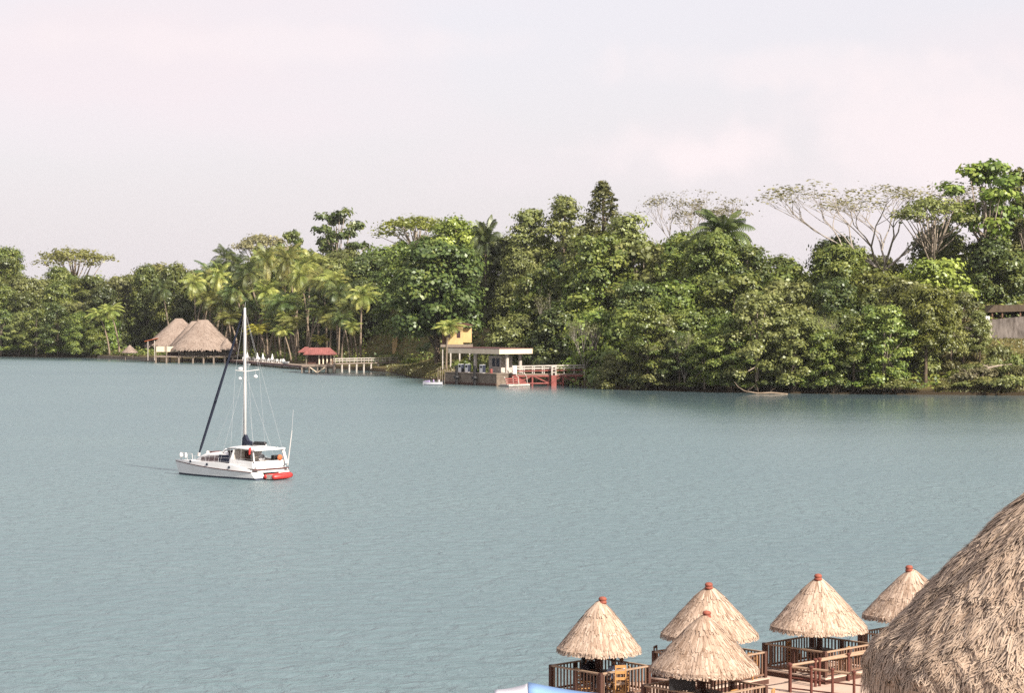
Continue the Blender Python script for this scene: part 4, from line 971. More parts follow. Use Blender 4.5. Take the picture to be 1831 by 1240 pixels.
# ------------------------------------------------------------------ far bank: wall, pavilion, driftwood at the right
def right_bank():
    w = thing('boundary_wall', 'stained grey wall above the grassy bank at the right edge', 'wall', (Xat(1760, 421), 421, 0))
    s = F / 421.; X = lambda px: (px - 1760) / s
    def seg(p0, p1, y0a, y0b, yb, dy, nm='wall_panel'):
        m = MB(); z = lambda y: H - (y - HY) / s
        m.loft([[(X(p0), dy, z(yb)), (X(p0), dy + .3, z(yb)), (X(p0), dy + .3, z(y0a)), (X(p0), dy, z(y0a))], [(X(p1), dy, z(yb)), (X(p1), dy + .3, z(yb)), (X(p1), dy + .3, z(y0b)), (X(p1), dy, z(y0b))]])
        m.build(nm, M['greywall'], w)
    seg(1686, 1720, 589, 587, 626, 0); seg(1720.3, 1772, 586, 578, 622, .4); seg(1772.3, 1832, 572, 566, 616, 0); seg(1832.3, 1990, 566, 560, 615, .2)
    for px, y in ((1682, 586), (1771, 574)): MB().box(X(px) - .25, X(px) + .25, -.3, .3, 5.5, H - (y - HY) / s).build('pillar', M['whitepaint'], w)
    p = thing('pavilion', 'open shelter with a dark flat roof behind the grey wall', 'shelter', (Xat(1800, 432), 432, 0))
    s2 = F / 432.; X2 = lambda px: (px - 1800) / s2
    m = MB(); m.loft([[(X2(1762), -1.5, 15.1), (X2(1775), -1.8, 16.6), (X2(1900), -1.8, 16.8), (X2(1900), -1.5, 15.6)], [(X2(1762), 6, 15.1), (X2(1775), 6, 16.6), (X2(1900), 6, 16.8), (X2(1900), 6, 15.6)]]); m.build('roof', M['trunk'], p)
    for px in (1772, 1790, 1822, 1860): MB().tube([(X2(px), -1, 10), (X2(px), -1, 15.6)], .2, 7).build('post', M['fencewood'], p)
    MB().box(X2(1806), X2(1900), 4, 4.3, 10, 14.6).build('back_wall', M['yellow'], p)
    o = MB().box(-.5, .5, -.3, .3, 0, .9).build('water_tank', M['white'], bevel=.12); o.location = (Xat(1765, 423.5), 423.5, Zat(574, 423.5)); tag(o, 'small white tank at the left foot of the dark shelter', 'tank')
    st = MB().box(-.22, .22, -.22, .22, -1.5, 2.0).build('gate_post', M['whitepaint']); st.location = (Xat(1667, 416), 416, ground(1667, 22) + 1); tag(st, 'white gate post left of the grey wall', 'post')
    # fallen trunk and driftwood
    Y = 57000 / 145.; d = thing('driftwood_log', 'long bare log with side branches lying at the water', 'log', (Xat(1365, Y), Y - .6, 0))
    MB().tube([(-5.2, 2.2, 2.2), (-4.6, 1.4, 1.3), (-3.5, .6, .55), (-1.2, 0, .12), (1.4, -.3, .22), (4.4, -.2, .02)], [.05, .07, .1, .16, .2, .11], 7).build('trunk', M['palmtrunk'], d, True)
    for q in ([(-1.0, 0, .4), (-1.2, -.1, 1.2), (-1.5, .1, 1.8)], [(-2.9, .3, .7), (-2.0, .1, 1.3), (-1.7, .1, 1.7)], [(1.0, -.3, .3), (1.6, -.5, .9), (2.1, -.6, 1.1)]):
        MB().tube(q, [.07, .05, .02], 5).build('branch', M['trunk'], d)
    b = thing('fallen_branch', 'bent pale fallen branch on the bank above the brown shrub', 'branch', (Xat(1770, 391), 391, 0))
    k = F / 391.; P = lambda px, py, y=0: ((px - 1770) / k, y, H - (py - HY) / k)
    MB().tube([P(1750, 690, 1), P(1757, 672), P(1768, 658), P(1785, 655, .5), P(1812, 652, 1.2)], [.28, .26, .24, .18, .08], 7).build('limb', M['paletrunk'], b, True)
    MB().tube([P(1768, 658), P(1760, 654, -.4), P(1756, 652, -.6)], [.14, .1, .05], 6).build('twig', M['paletrunk'], b)
    MB().tube([P(1748, 668, -.5), P(1735, 672, -.4), P(1722, 660, 0)], [.1, .09, .05], 6).build('twig', M['paletrunk'], b)
right_bank()

# ------------------------------------------------------------------ catamaran
def catamaran():
    A = math.radians(40); org = Vector((-21.45, 191.7, 0)); fw = Vector((-math.cos(A), math.sin(A), 0))
    rz = math.atan2(fw.y, fw.x)
    t = thing('catamaran', 'white cruising catamaran with a tall mast anchored on the river', 'catamaran', org, rz)
    t.scale = (1.14, 1.08, 1.0)
    Ln = 9.75
    def half(u): return 0.72 * (1 - max(0, (u - .45) / .55) ** 2.1) * (0.86 + .14 * min(1, u * 5)) + 0.03
    def hullside(sy):
        yc = sy * 1.52
        st = [k / 22 for k in range(23)]
        def zs(u): return 0.66 + 0.52 * u ** 1.6               # stripe (sheer of the lower topside)
        def ring(u, z0, z1, f0, f1, n=4):
            b = half(u); r = []
            for k in range(n + 1):
                q = k / n; z = z0(u) + (z1(u) - z0(u)) * q; f = f0 + (f1 - f0) * q
                xx = u * Ln + (0.55 if u < .5 else 0) * (max(0, 1 - u * 8)) * min(1.0, max(0, z) / 0.75) * 1.0 + (0.55 * max(0, u - .9) / .1) * (max(0, z) - .4) * .7
                r.append((xx, yc + b * f, z))
            left = list(reversed([(x, 2 * yc - y, z) for x, y, z in r])); return r + left
        z = lambda v: (lambda u: v)
        kz = lambda u: -0.45 + 0.5 * max(0, (u - .8) / .2) ** 2
        low = [ring(u, kz, z(0.0), .15, .86) for u in st]
        MB().loft(low).build('underwater_hull', M['boot'], t, True)
        MB().loft([ring(u, z(0.002), z(0.17), .865, .885, 1) for u in st]).build('boot_stripe', M['boot'], t)
        MB().loft([ring(u, z(0.172), zs, .885, .985) for u in st]).build('hull', M['white'], t, False)
        MB().loft([ring(u, lambda v: zs(v) + .002, lambda v: zs(v) + .075, 1.03, 1.03, 1) for u in st]).build('sheer_stripe', M['maroon'], t)
        up = [ring(u, lambda v: zs(v) + .077, lambda v: zs(v) + 0.12 + 0.48 * max(.12, min(1, u * 3.2) * (1 - max(0, u - .45) / .55 * .85)), .99, .90) for u in st]
        MB().loft(up).build('topside', M['white'], t)
        for u in (.3, .57, .80):
            b = half(u)
            o = MB().lathe([(.11, -.03), (.13, 0), (.10, .03), (.001, .032)], 12).build('porthole', M['boot'], t)
            o.location = (u * Ln, yc + sy * (b * .97 + .01), zs(u) + .3); o.rotation_euler = (-sy * PI / 2, 0, 0)
    hullside(1); hullside(-1)
    # bridge deck with its slanted stern face
    MB().loft([[(.3, -1.5, .62), (.3, 1.5, .62), (.55, 1.5, 1.12), (.55, -1.5, 1.12)], [(6.9, -1.5, .66), (6.9, 1.5, .66), (6.9, 1.5, 1.3), (6.9, -1.5, 1.3)], [(7.9, -1.1, .95), (7.9, 1.1, .95), (7.9, 1.1, 1.35), (7.9, -1.1, 1.35)]]).build('bridge_deck', M['white'], t)
    MB().box(.28, .5, -2.0, 2.0, .86, .95).build('stern_stripe', M['maroon'], t)
    # cabin
    cab = []
    for x, hw, z in ((3.1, 1.78, 2.22), (4.6, 1.76, 2.22), (6.0, 1.66, 2.13), (7.2, 1.45, 1.95), (8.5, .9, 1.42)):
        cab.append([(x, -hw, 1.12), (x, -hw * .985, max(1.14, z - .85)), (x, -hw * .88, z - .10), (x, -hw * .5, z + .06), (x, 0, z + .09), (x, hw * .5, z + .06), (x, hw * .88, z - .10), (x, hw * .985, max(1.14, z - .85)), (x, hw, 1.12)])
    MB().loft(cab).build('cabin', M['white'], t, False)
    for sy in (-1, 1):
        xs = [(4.62, 1.759, 2.22), (5.3, 1.71, 2.175), (6.0, 1.66, 2.13), (6.7, 1.54, 2.03), (7.2, 1.45, 1.95)]
        for (x0, h0, z0), (x1, h1, z1) in zip(xs[:-1], xs[1:]):
            x0 += .04; x1 -= .04; o = .025
            p = lambda x, h, z: [(x, sy * (h * .972 + o), z - .76), (x, sy * (h * .899 + o), z - .24)]
            a, b = p(x0, h0, z0), p(x1, h1, z1); i = -sy * .02
            MB().loft([[a[0], a[1], (x0, a[1][1] + i, a[1][2]), (x0, a[0][1] + i, a[0][2])], [b[0], b[1], (x1, b[1][1] + i, b[1][2]), (x1, b[0][1] + i, b[0][2])]]).build('cabin_window', M['smoke'], t)
    MB().box(6.6, 7.1, -.5, .5, 1.95, 2.2).build('deck_hatch', M['maroon'], t, bevel=.03)
    MB().box(5.2, 5.7, -1.2, -.8, 2.1, 2.3).build('deck_hatch', M['whitepaint'], t, bevel=.02)
    MB().box(4.2, 4.5, .5, .9, 2.2, 2.42).build('vent_box', M['maroon'], t, bevel=.02)
    # cockpit, hardtop, windscreen
    m = MB()
    for sy in (-1, 1): m.loft([[(.5, sy * 1.9, 1.0), (.5, sy * 1.75, 1.0), (.7, sy * 1.7, 1.62), (.7, sy * 1.82, 1.62)], [(3.3, sy * 1.9, 1.0), (3.3, sy * 1.75, 1.0), (3.3, sy * 1.7, 1.75), (3.3, sy * 1.82, 1.75)]])
    m.box(.55, .68, -1.7, 1.7, 1.1, 1.62); m.build('coaming', M['white'], t)
    MB().box(.7, 3.1, -1.65, 1.65, 1.12, 1.2).build('cockpit_floor', M['whitepaint'], t)
    for sy in (-1, 1): MB().box(.8, 2.9, sy * 1.15 - .45, sy * 1.15 + .45, 1.204, 1.55).build('bench', M['whitepaint'], t, bevel=.04)
    hd = []
    for x, hw, z in ((1.05, 1.45, 2.72), (1.3, 1.55, 2.77), (2.8, 1.62, 2.84), (3.7, 1.55, 2.78), (4.15, 1.4, 2.62)):
        hd.append([(x, -hw, z - .12), (x, -hw, z - .03), (x, -hw * .6, z + .04), (x, 0, z + .07), (x, hw * .6, z + .04), (x, hw, z - .03), (x, hw, z - .12), (x, 0, z - .04)])
    MB().loft(hd).build('hardtop', M['white'], t, False)
    for x0, x1, y in ((4.15, 4.75, 1.38), (4.15, 4.75, -1.38), (4.15, 4.8, 0), (3.0, 3.3, 1.56), (3.0, 3.3, -1.56)):
        MB().bar((x0, y, 2.6), (x1, y * 1.05, 2.05 if x0 > 3.5 else 1.7), .16, .1).build('windscreen_pillar', M['white'], t)
    m = MB(); m.loft([[(3.05, 1.5, 1.7), (3.08, 1.5, 2.62), (3.02, -1.5, 2.62), (3.0, -1.5, 1.7)], [(3.15, 1.5, 1.7), (3.18, 1.5, 2.62), (3.12, -1.5, 2.62), (3.1, -1.5, 1.7)]]); m.build('cabin_bulkhead', M['whitepaint'], t)
    MB().box(2.98, 3.0, -.35, .35, 1.25, 2.4).build('companionway', M['darkwood'], t)
    MB().loft([[(3.3, 1.86, 1.28), (3.3, 1.92, 1.28), (3.3, 1.88, 2.1), (3.3, 1.82, 2.1)], [(4.5, 1.86, 1.27), (4.5, 1.92, 1.27), (4.5, 1.88, 2.08), (4.5, 1.82, 2.08)]]).build('weather_cloth', M['navy'], t)
    MB().box(3.42, 3.62, 1.5, 1.62, 1.9, 2.45).build('rolled_blind', M['black'], t)
    MB().box(1.5, 2.0, -.3, .3, 1.2, 1.9).build('steering_pedestal', M['whitepaint'], t, bevel=.05)
    w = MB(); w.lathe([(.33, -.02), (.36, 0), (.33, .02), (.31, 0), (.33, -.02)], 16)
    for a in range(3): w.bar((.33 * math.cos(a * 2.09), .33 * math.sin(a * 2.09), 0), (0, 0, 0), .03)
    wo = w.build('steering_wheel', M['steel'], t); wo.location = (1.42, 0, 1.85); wo.rotation_euler = (0, PI / 2, 0)
    for sy in (-1, 1):
        MB().tube([(.55, sy * 1.75, 1.6), (.75, sy * 1.65, 2.5), (1.1, sy * 1.45, 2.72)], .06, 7).build('arch_leg', M['white'], t)
    MB().bar((.3, -1.75, 1.3), (.78, -1.72, 2.72), .28, .1).build('arch_panel', M['white'], t)
    MB().bar((.62, -1.75, 2.66), (.62, 1.75, 2.66), .3, .14).build('arch_beam', M['white'], t)
    MB().tube([(.35, -1.9, 1.1), (-.1, -1.95, 4.3)], [.06, .035], 7).build('antenna_pole', M['alu'], t)
    MB().tube([(-.1, -1.95, 4.3), (-.25, -1.95, 6.2)], .015, 5).build('whip_antenna', M['steel'], t)
    o = MB().ball((0, 0, 0), .28, 12, 8, .5, 1, 1).build('lifebuoy_bag', M['orange'], t); o.location = (.55, -1.2, 1.85)
    MB().box(.9, 1.3, -1.6, -.9, 1.56, 2.05).build('cockpit_bag', M['black'], t, bevel=.08)
    MB().loft([[(1.02, 1.62, 2.3), (1.06, 1.62, 2.3), (1.06, 1.62, 2.9), (1.02, 1.62, 2.9)], [(.98, 1.9, 2.25), (1.0, 1.9, 2.25), (1.0, 1.9, 2.85), (.98, 1.9, 2.85)]]).build('flag', M['red'], t)
    MB().tube([(1.04, 1.6, 1.7), (1.04, 1.6, 3.0)], .02, 5).build('flagstaff', M['alu'], t)
    # rig
    mx = 3.4
    mast = MB().lathe([(.13, 1.9), (.12, 8), (.11, 13), (.09, 15.45), (.001, 15.5)], 14, (mx, 0, 0), sx=1.25, sy=.9).build('mast', M['alu'], t, True)
    MB().tube([(mx, 0, 15.45), (mx - .1, 0, 16.0)], .012, 5).build('masthead_antenna', M['steel'], mast)
    for sy in (-1, 1): MB().bar((mx, 0, 9.65), (mx - .3, sy * 1.35, 9.8), .09, .05).build('spreader', M['alu'], mast)
    MB().lathe([(.24, 0), (.27, .05), (.27, .18), (.2, .27), (.001, .3)], 14, (mx + .4, 0, 9.75)).build('radar_dome', M['white'], mast)
    MB().bar((mx + .1, 0, 9.7), (mx + .5, 0, 9.72), .12, .06).build('radar_bracket', M['alu'], mast)
    MB().ball((mx + .3, .25, 9.0), .14, 10, 6).build('deck_light', M['white'], mast)
    MB().ball((mx - .2, -1.05, 9.15), .17, 10, 6).build('radar_reflector', M['white'], mast)
    MB().tube([(mx - .2, -1.05, 9.75), (mx - .2, -1.05, 9.3)], .012, 5).build('halyard', M['steel'], mast)
    MB().tube([(mx - .25, 0, 3.05), (.9, 0, 3.05)], .07, 8).build('boom', M['alu'], t)
    MB().loft([[(mx + .2, -.14, 2.88), (mx + .2, .14, 2.88), (mx + .16, .12, 3.6), (mx + .16, -.12, 3.6)], [(mx - .1, -.17, 2.92), (mx - .1, .17, 2.92), (mx - .12, .14, 3.9), (mx - .12, -.14, 3.9)], [(mx - .5, -.2, 2.95), (mx - .5, .2, 2.95), (mx - .45, .16, 3.35), (mx - .45, -.16, 3.35)], [(mx - 1.1, -.2, 2.95), (mx - 1.1, .2, 2.95), (mx - 1.1, .15, 3.16), (mx - 1.1, -.15, 3.16)]]).build('sail_boot', M['navy'], t)
    MB().tube([(mx - 1.15, 0, 3.12), (mx - 1.2, 0, 3.13), (1.0, 0, 3.15), (.95, 0, 3.15)], [.1, .19, .17, .1], 10).build('sail_cover', M['black'], t)
    fs0, fs1 = Vector((8.9, 0, 1.75)), Vector((mx + .1, 0, 15.3))
    MB().tube([fs0, fs0.lerp(fs1, .06), fs0.lerp(fs1, .4), fs0.lerp(fs1, .8), fs1], [.05, .11, .13, .09, .04], 8).build('furled_genoa', M['navy'], t)
    MB().tube([fs0 - Vector((0, 0, .1)), fs0 + Vector((-.04, 0, .22))], .13, 9).build('furling_drum', M['alu'], t)
    w = lambda a, b, n='shroud', r=.006: MB().tube([a, b], r, 5).build(n, M['steel'], t)
    for sy in (-1, 1):
        w((mx - .4, sy * 2.1, 1.3), (mx - .3, sy * 1.35, 9.8)); w((mx - .3, sy * 1.35, 9.8), (mx, 0, 15.3)); w((mx + .8, sy * 2.05, 1.35), (mx, 0, 9.6)); w((mx - 1.6, sy * 2.05, 1.3), (mx, 0, 9.6))
        w((.5, sy * 1.8, 1.6), (mx, 0, 15.3), 'backstay')
    w((7.4, 0, 1.7), (mx, 0, 9.5), 'baby_stay')
    # bow rails, netting beam and lifelines
    MB().tube([(9.1, -1.5, 1.25), (9.1, 1.5, 1.25)], .08, 8).build('crossbeam', M['alu'], t)
    net = MB()
    for k in range(9): net.bar((7.9 + .0, -1.05 + k * .26, 1.25), (9.1, -1.05 + k * .26, 1.25), .02)
    for k in range(6): net.bar((7.95 + k * .2, -1.1, 1.25), (7.95 + k * .2, 1.1, 1.25), .02)
    net.build('trampoline', M['whitepaint'], t)
    for sy in (-1, 1):
        y = sy * 1.52
        MB().tube([(8.3, y + .3 * sy, 1.25), (8.4, y + .3 * sy, 1.95), (9.5, y, 2.05), (8.4, y - .3 * sy, 1.95), (8.3, y - .3 * sy, 1.25)], .025, 6).build('pulpit', M['alu'], t)
        MB().tube([(9.4, y, 1.2), (9.5, y, 2.05)], .025, 6).build('pulpit_post', M['alu'], t)
        MB().ball((9.35, y + .05, 1.78), .2, 10, 7, .8, .8, 1.3).build('fender', M['white'], t)
        MB().ball((8.75, y + .1, 1.8), .19, 10, 7, .8, .8, 1.3).build('fender', M['white'], t)
        m = MB()
        for x in (2.9, 4.4, 5.9, 7.2): m.tube([(x, sy * 2.02, 1.15), (x, sy * 2.02, 1.85)], .014, 5)
        for z in (1.5, 1.84): m.tube([(.7, sy * 2.0, z), (2.9, sy * 2.02, z), (5.9, sy * 2.02, z), (7.2, sy * 2.0, z), (8.4, sy * 1.8, z + .1)], .008, 4)
        m.build('lifeline', M['steel'], t)
    # red dinghy under the stern
    p = org + fw * -.62 + Vector((math.sin(A), math.cos(A), 0)) * -.15
    d = thing('dinghy', 'red inflatable dinghy tied across the stern of the catamaran', 'dinghy', (p.x, p.y, .28), rz - PI / 2)
    m = MB()
    m.tube([(-1.15, .52, 0), (-1.05, .52, 0), (.7, .52, .02), (1.25, .36, .09), (1.5, 0, .13), (1.25, -.36, .09), (.7, -.52, .02), (-1.05, -.52, 0), (-1.15, -.52, 0)], [.1, .23, .24, .23, .22, .23, .24, .23, .1], 10)
    m.build('tube', M['red'], d, True)
    MB().box(-1.0, 1.15, -.45, .45, -.16, -.1).build('floor', M['greywood'], d)
    MB().box(-.2, .08, -.5, .5, .08, .14).build('thwart', M['greywood'], d)
    MB().box(-1.06, -1.0, -.48, .48, -.2, .22).build('transom', M['whitepaint'], d)
catamaran()

# ------------------------------------------------------------------ people
def person(label, loc, rz, shirt, group=None, hairy='short', scale=1.0, arms='table', lean=.1):
    """seated figure facing its own +Y, origin on the seat top; one continuous skinned body"""
    t = thing('person', label, 'person', loc, rz, group); t.scale = (scale,) * 3
    V = []; E = []; Rr = []
    def v(p, r, par=None):
        V.append(p); Rr.append(r)
        if par is not None: E.append((par, len(V) - 1))
        return len(V) - 1
    l = lean
    pel = v((0, 0, .09), (.15, .12)); wa = v((0, .03 * l, .27), (.135, .10), pel); ch = v((0, .22 * l, .44), (.165, .12), wa); nk0 = v((0, .33 * l, .56), (.075, .075), ch)
    nk = v((0, .4 * l, .63), (.052, .055), nk0); h1 = v((0, .45 * l + .01, .70), (.078, .09), nk); h2 = v((0, .46 * l + .015, .79), (.078, .098), h1); v((0, .46 * l + .005, .86), (.05, .06), h2)
    hands = []
    for s in (-1, 1):
        sh = v((s * .17, .28 * l, .52), (.062, .062), ch)
        if arms == 'table': el = v((s * .24, .16, .30), (.042, .042), sh); wr = v((s * .13, .36, .31), (.028, .028), el); ha = v((s * .11, .43, .31), (.035, .02), wr); fd = Vector((-.1 * s, 1, -.1))
        else: el = v((s * .24, .06, .26), (.042, .042), sh); wr = v((s * .15, .26, .17), (.028, .028), el); ha = v((s * .13, .33, .15), (.035, .02), wr); fd = Vector((-.1 * s, .9, -.35))
        hands.append((Vector(V[ha]), fd.normalized(), s))
        hp = v((s * .09, .04, .06), (.095, .09), pel); kn = v((s * .11, .44, .07), (.06, .06), hp); an = v((s * .11, .40, -.34), (.038, .038), kn); v((s * .11, .54, -.40), (.038, .026), an)
    me = bpy.data.meshes.new('tmp'); me.from_pydata(V, E, [])
    o = bpy.data.objects.new('tmp', me); C.objects.link(o)
    sk = o.modifiers.new('s', 'SKIN'); sk.use_smooth_shade = True
    for i, d in enumerate(me.skin_vertices[0].data): d.radius = Rr[i]; d.use_root = i == 0
    sb = o.modifiers.new('u', 'SUBSURF'); sb.levels = 2; sb.render_levels = 2
    dg = bpy.context.evaluated_depsgraph_get(); em = bpy.data.meshes.new_from_object(o.evaluated_get(dg))
    bpy.data.objects.remove(o)
    mb = MB(); mb.v = [tuple(x.co) for x in em.vertices]; mb.f = [tuple(p.vertices) for p in em.polygons]; mb.t = [0] * len(mb.v)
    for hc, fd, s in hands:
        side = fd.cross(Vector((0, 0, 1))).normalized(); dn = Vector((0, 0, -1))
        for k, ln in enumerate((.066, .078, .072, .056)):
            b = hc + side * (k - 1.5) * .019 + fd * .028; c1 = b + fd * ln * .5 + dn * .004; c2 = c1 + fd * ln * .4 + dn * .018
            mb.tube([b, c1, c2, c2 + fd * .008 + dn * .006], [.0095, .009, .008, .004], 6)
        b = hc - side * s * .032 + fd * -.005; mb.tube([b, b - side * s * .02 + fd * .03, b - side * s * .018 + fd * .055], [.012, .0105, .006], 6)
    hy = .46 * l + .02
    mb.lathe([(.001, -.02), (.018, 0), (.010, .03), (.001, .05)], 6, (0, hy + .10, .755)); mb.ball((-.085, hy, .775), .03, 6, 5, .4, .7, 1); mb.ball((.085, hy, .775), .03, 6, 5, .4, .7, 1)
    body = mb.build('body', M['skin'], t, True)
    z0, z1 = [(.001, .06), (.1, .08)], None
    # clothing a few millimetres outside the body
    def shell(name, m, test, off):
        keep = [i for i, p in enumerate(em.polygons) if test(p.center)]
        used = sorted({w for i in keep for w in em.polygons[i].vertices}); mp = {w: k for k, w in enumerate(used)}
        c = MB(); c.v = [tuple(em.vertices[w].co + em.vertices[w].normal * off) for w in used]; c.f = [tuple(mp[w] for w in em.polygons[i].vertices) for i in keep]; c.t = [0] * len(c.v)
        ob = c.build(name, m, t, True); sd = ob.modifiers.new('thick', 'SOLIDIFY'); sd.thickness = off * .8; sd.offset = -1
    shell('shirt', shirt, lambda p: .10 < p.z < .575 and p.y < .24 and not (p.z < .14 and p.y > .1), .014)
    shell('trousers', M['trousers'], lambda p: (p.z <= .14 and not (abs(p.x) > .05 and p.y > .3 and p.z > .12)) and p.z > -.30, .010)
    shell('shoes', M['black'], lambda p: p.z <= -.33, .012)
    hm = MB(); hm.ball((0, hy - .018, .80), .102, 14, 10, .93, 1.06, 1.0)
    if hairy == 'long': hm.loft([[(-.085, hy - .08, .84), (.085, hy - .08, .84), (.085, hy - .13, .82), (-.085, hy - .13, .82)], [(-.095, hy - .04, .70), (.095, hy - .04, .70), (.09, hy - .14, .68), (-.09, hy - .14, .68)], [(-.07, hy - .07, .52), (.07, hy - .07, .52), (.06, hy - .16, .52), (-.06, hy - .16, .52)]])
    keepf = [f for f in hm.f if (lambda c: not (c[1] > hy + .03 and c[2] < .83) and c[2] > .70 or len(hm.v) > 154 and c[1] < hy - .03)(np.mean([hm.v[i] for i in f], axis=0))]
    hm.f = keepf; hm.build('hair', M['hair'], t, True)
    for s in (-1, 1): MB().ball((s * .034, hy + .087, .785), .012, 8, 6).build('eye', M['eye'], t)
    MB().box(-.025, .025, hy + .085, hy + .098, .712, .722).build('mouth', M['redroof'], t)
    return t

# small motor boat by the quay
def launch():
    Y = 440; t = thing('motor_launch', 'small white and lilac launch carrying two people left of the quay', 'boat', (Xat(774, Y), Y, -.1), math.radians(172))
    hull(t, 4.2, .75, .75, M['shirtwhite'])
    MB().box(-2.3, -2.05, -.15, .15, .2, 1.0).build('outboard_motor', M['black'], t, bevel=.04)
    MB().loft([[(.6, -.6, .76), (.6, .6, .76), (.75, .5, 1.15), (.75, -.5, 1.15)], [(1.9, -.1, .95), (1.9, .1, .95), (1.85, .08, 1.0), (1.85, -.08, 1.0)]]).build('foredeck', M['shirtlilac'], t)
    person('person in a lilac shirt seated toward the bow of the small launch', (Xat(774, Y) + .2, Y, .52), math.radians(80), M['shirtlilac'], None, arms='lap', scale=1.15)
    person('person in a white shirt seated at the stern of the small launch', (Xat(774, Y) + 1.3, Y - .05, .52), math.radians(95), M['shirtwhite'], None, arms='lap', scale=1.15)
launch()

# ------------------------------------------------------------------ near deck with thatched shelters
DZ, PZ = 0.75, 1.0
def near_deck():
    e = [(1.2, 80.0), (10.2, 85.2), (19.5, 90.7), (40, 103), (60, 60), (40, 40), (4, 40), (1.2, 66)]
    o = MB().prism(e, DZ - .3, DZ).build('deck', M['deck']); structure(o)
    for i, (x, y) in enumerate(((1.8, 79.9), (4.5, 81.4), (7.3, 83.0), (10.1, 84.6), (13, 86.3), (16, 88), (19, 89.8))):
        p = MB().tube([(0, 0, -2), (0, 0, DZ - .304)], .18, 9).build('deck_pile', M['darkwood']); p.location = (x, y, 0)
        tag(p, 'dark round pile carrying the outer edge of the pink deck', 'pile', 'piles under the near deck')
near_deck()

def balustrade(c, half, label, rz, m_lit=None, open_side=None):
    t = thing('balustrade', label, 'balustrade', (c[0], c[1], PZ), rz, 'balustrades round the thatched shelters')
    for k in range(4):
        if k == open_side: continue
        a = k * PI / 2; d = Vector((math.cos(a), math.sin(a), 0)); n = Vector((-d.y, d.x, 0))
        p0 = d * half - n * half; p1 = d * half + n * half
        z = Vector((0, 0, 1)); m = MB(); rl = random.Random(k)
        nb = int(2 * half / .165)
        for j in range(1, nb):
            q = p0.lerp(p1, j / nb); w = rl.uniform(.045, .07)
            m.bar(q + z * .12, q + z * .93, w, .03, up=(d.x, d.y, 0))
        m.bar(p0 + z * .11, p1 + z * .11, .05, .07)
        pan = m.build('fence_panel', M['fencewood'], t)
        MB().bar(p0 + z * .965, p1 + z * .965, .1, .055).build('top_rail', M['railwood'], pan)
        for j in (0, .5):
            q = p0.lerp(p1, j); MB().bar(q, q + z * (1.0 if j == 0 else .935), .13, .13).build('post', M['darkwood'], t)
    return t

def platform(c, half, label, rz):
    t = thing('platform', label, 'platform', (c[0], c[1], 0), rz, 'raised platforms under the shelters')
    h = half + .14
    MB().box(-h, h, -h, h, PZ - .06, PZ - .004).build('floor', M['deck'], t)
    MB().box(-h + .03, h - .03, -h + .03, h - .03, DZ - .55, PZ - .064).build('skirt', M['darkwood'], t)
    for sx in (-1, 1):
        for sy in (-1, 1): MB().tube([(sx * (h - .3), sy * (h - .3), -2), (sx * (h - .3), sy * (h - .3), DZ - .56)], .13, 8).build('pile', M['darkwood'], t)

def palapa(c, r, zE, zA, label, seed, p=1.12):
    t = thing('palapa', label, 'thatched shelter', (c[0], c[1], PZ), seed * .7, 'thatched shelters on the deck')
    zE += .11
    S = cone(r, zE - PZ, zA - PZ, p, .07, wob=.022, seed=seed)
    thatch('thatch_roof', S, int(4200 * (r / 1.7) ** 2), .6, .095, M['thatch'], t, seed, rings=12, nth=40, tiers=3, fringe=330, fl=.14, skew=.07, lift=.05, eave=.07, umax=1.05, tintbias=.36 + .24 * ((seed * 37) % 10) / 10, patch=.22)
    MB().lathe([(.11, -.12), (.16, -.10), (.15, -.03), (.12, .0), (.155, .02), (.15, .08), (.11, .13), (.001, .15)], 16, (0, 0, zA - PZ + .02)).build('clay_cap', M['terracotta'], t, True)
    MB().tube([(0, 0, 0), (0, 0, zA - PZ - .35)], [.11, .07], 10).build('post', M['darkwood'], t)
    t.children[0].rotation_euler = (.03 * math.sin(seed * 3), .03 * math.cos(seed * 5), 0); t.children[1].rotation_euler = (.08 * math.sin(seed), .08 * math.cos(seed * 2), 0)
    m = MB()
    for k in range(8):
        a = k * PI / 4; m.bar((.08 * math.cos(a), .08 * math.sin(a), zA - PZ - .2), (r * .93 * math.cos(a), r * .93 * math.sin(a), zE - PZ - .08), .05)
    m.build('rafters', M['darkwood'], t)
    return t

def round_table(c, label):
    t = thing('round_table', label, 'table', (c[0], c[1], PZ), 0, 'tables round the shelter posts')
    MB().lathe([(.16, .70), (.62, .70), (.63, .74), (.16, .74), (.16, .70)], 24).build('tabletop', M['greywood'], t)
    for k in range(3):
        a = k * 2.094 + .4; MB().bar((.45 * math.cos(a), .45 * math.sin(a), 0), (.4 * math.cos(a), .4 * math.sin(a), .7), .06).build('leg', M['darkwood'], t)

CHAIR = {}
def chair(c, rz, label, h=1.0, z=PZ, sh=.45, m=None):
    m = m or M['chairwood']
    t = thing('wooden_chair', label, 'chair', (c[0], c[1], z), rz, 'wooden chairs on the deck')
    MB().box(-.2, .2, -.2, .2, sh - .02, sh + .02).build('seat', M['railwood'] if sh > .5 else m, t)
    for sx in (-1, 1):
        MB().bar((sx * .185, .185, 0), (sx * .185, .185, sh - .02), .045).build('leg', m, t)
        MB().bar((sx * .185, -.185, 0), (sx * .185, -.235, h), .045).build('leg', m, t)
        MB().bar((sx * .185, .185, sh * .45), (sx * .185, -.19, sh * .45), .03).build('stretcher', m, t)
    for q in (.32, .66): MB().bar((-.185, -.19, sh * q), (.185, -.19, sh * q), .03, .06).build('stretcher', m, t)
    b = MB(); hh = h - sh
    for q in (.3, .62, .93): b.bar((-.185, -.205 - .03 * q, sh + hh * q), (.185, -.205 - .03 * q, sh + hh * q), .03, .1)
    b.build('back_slat', m, t)
    return t

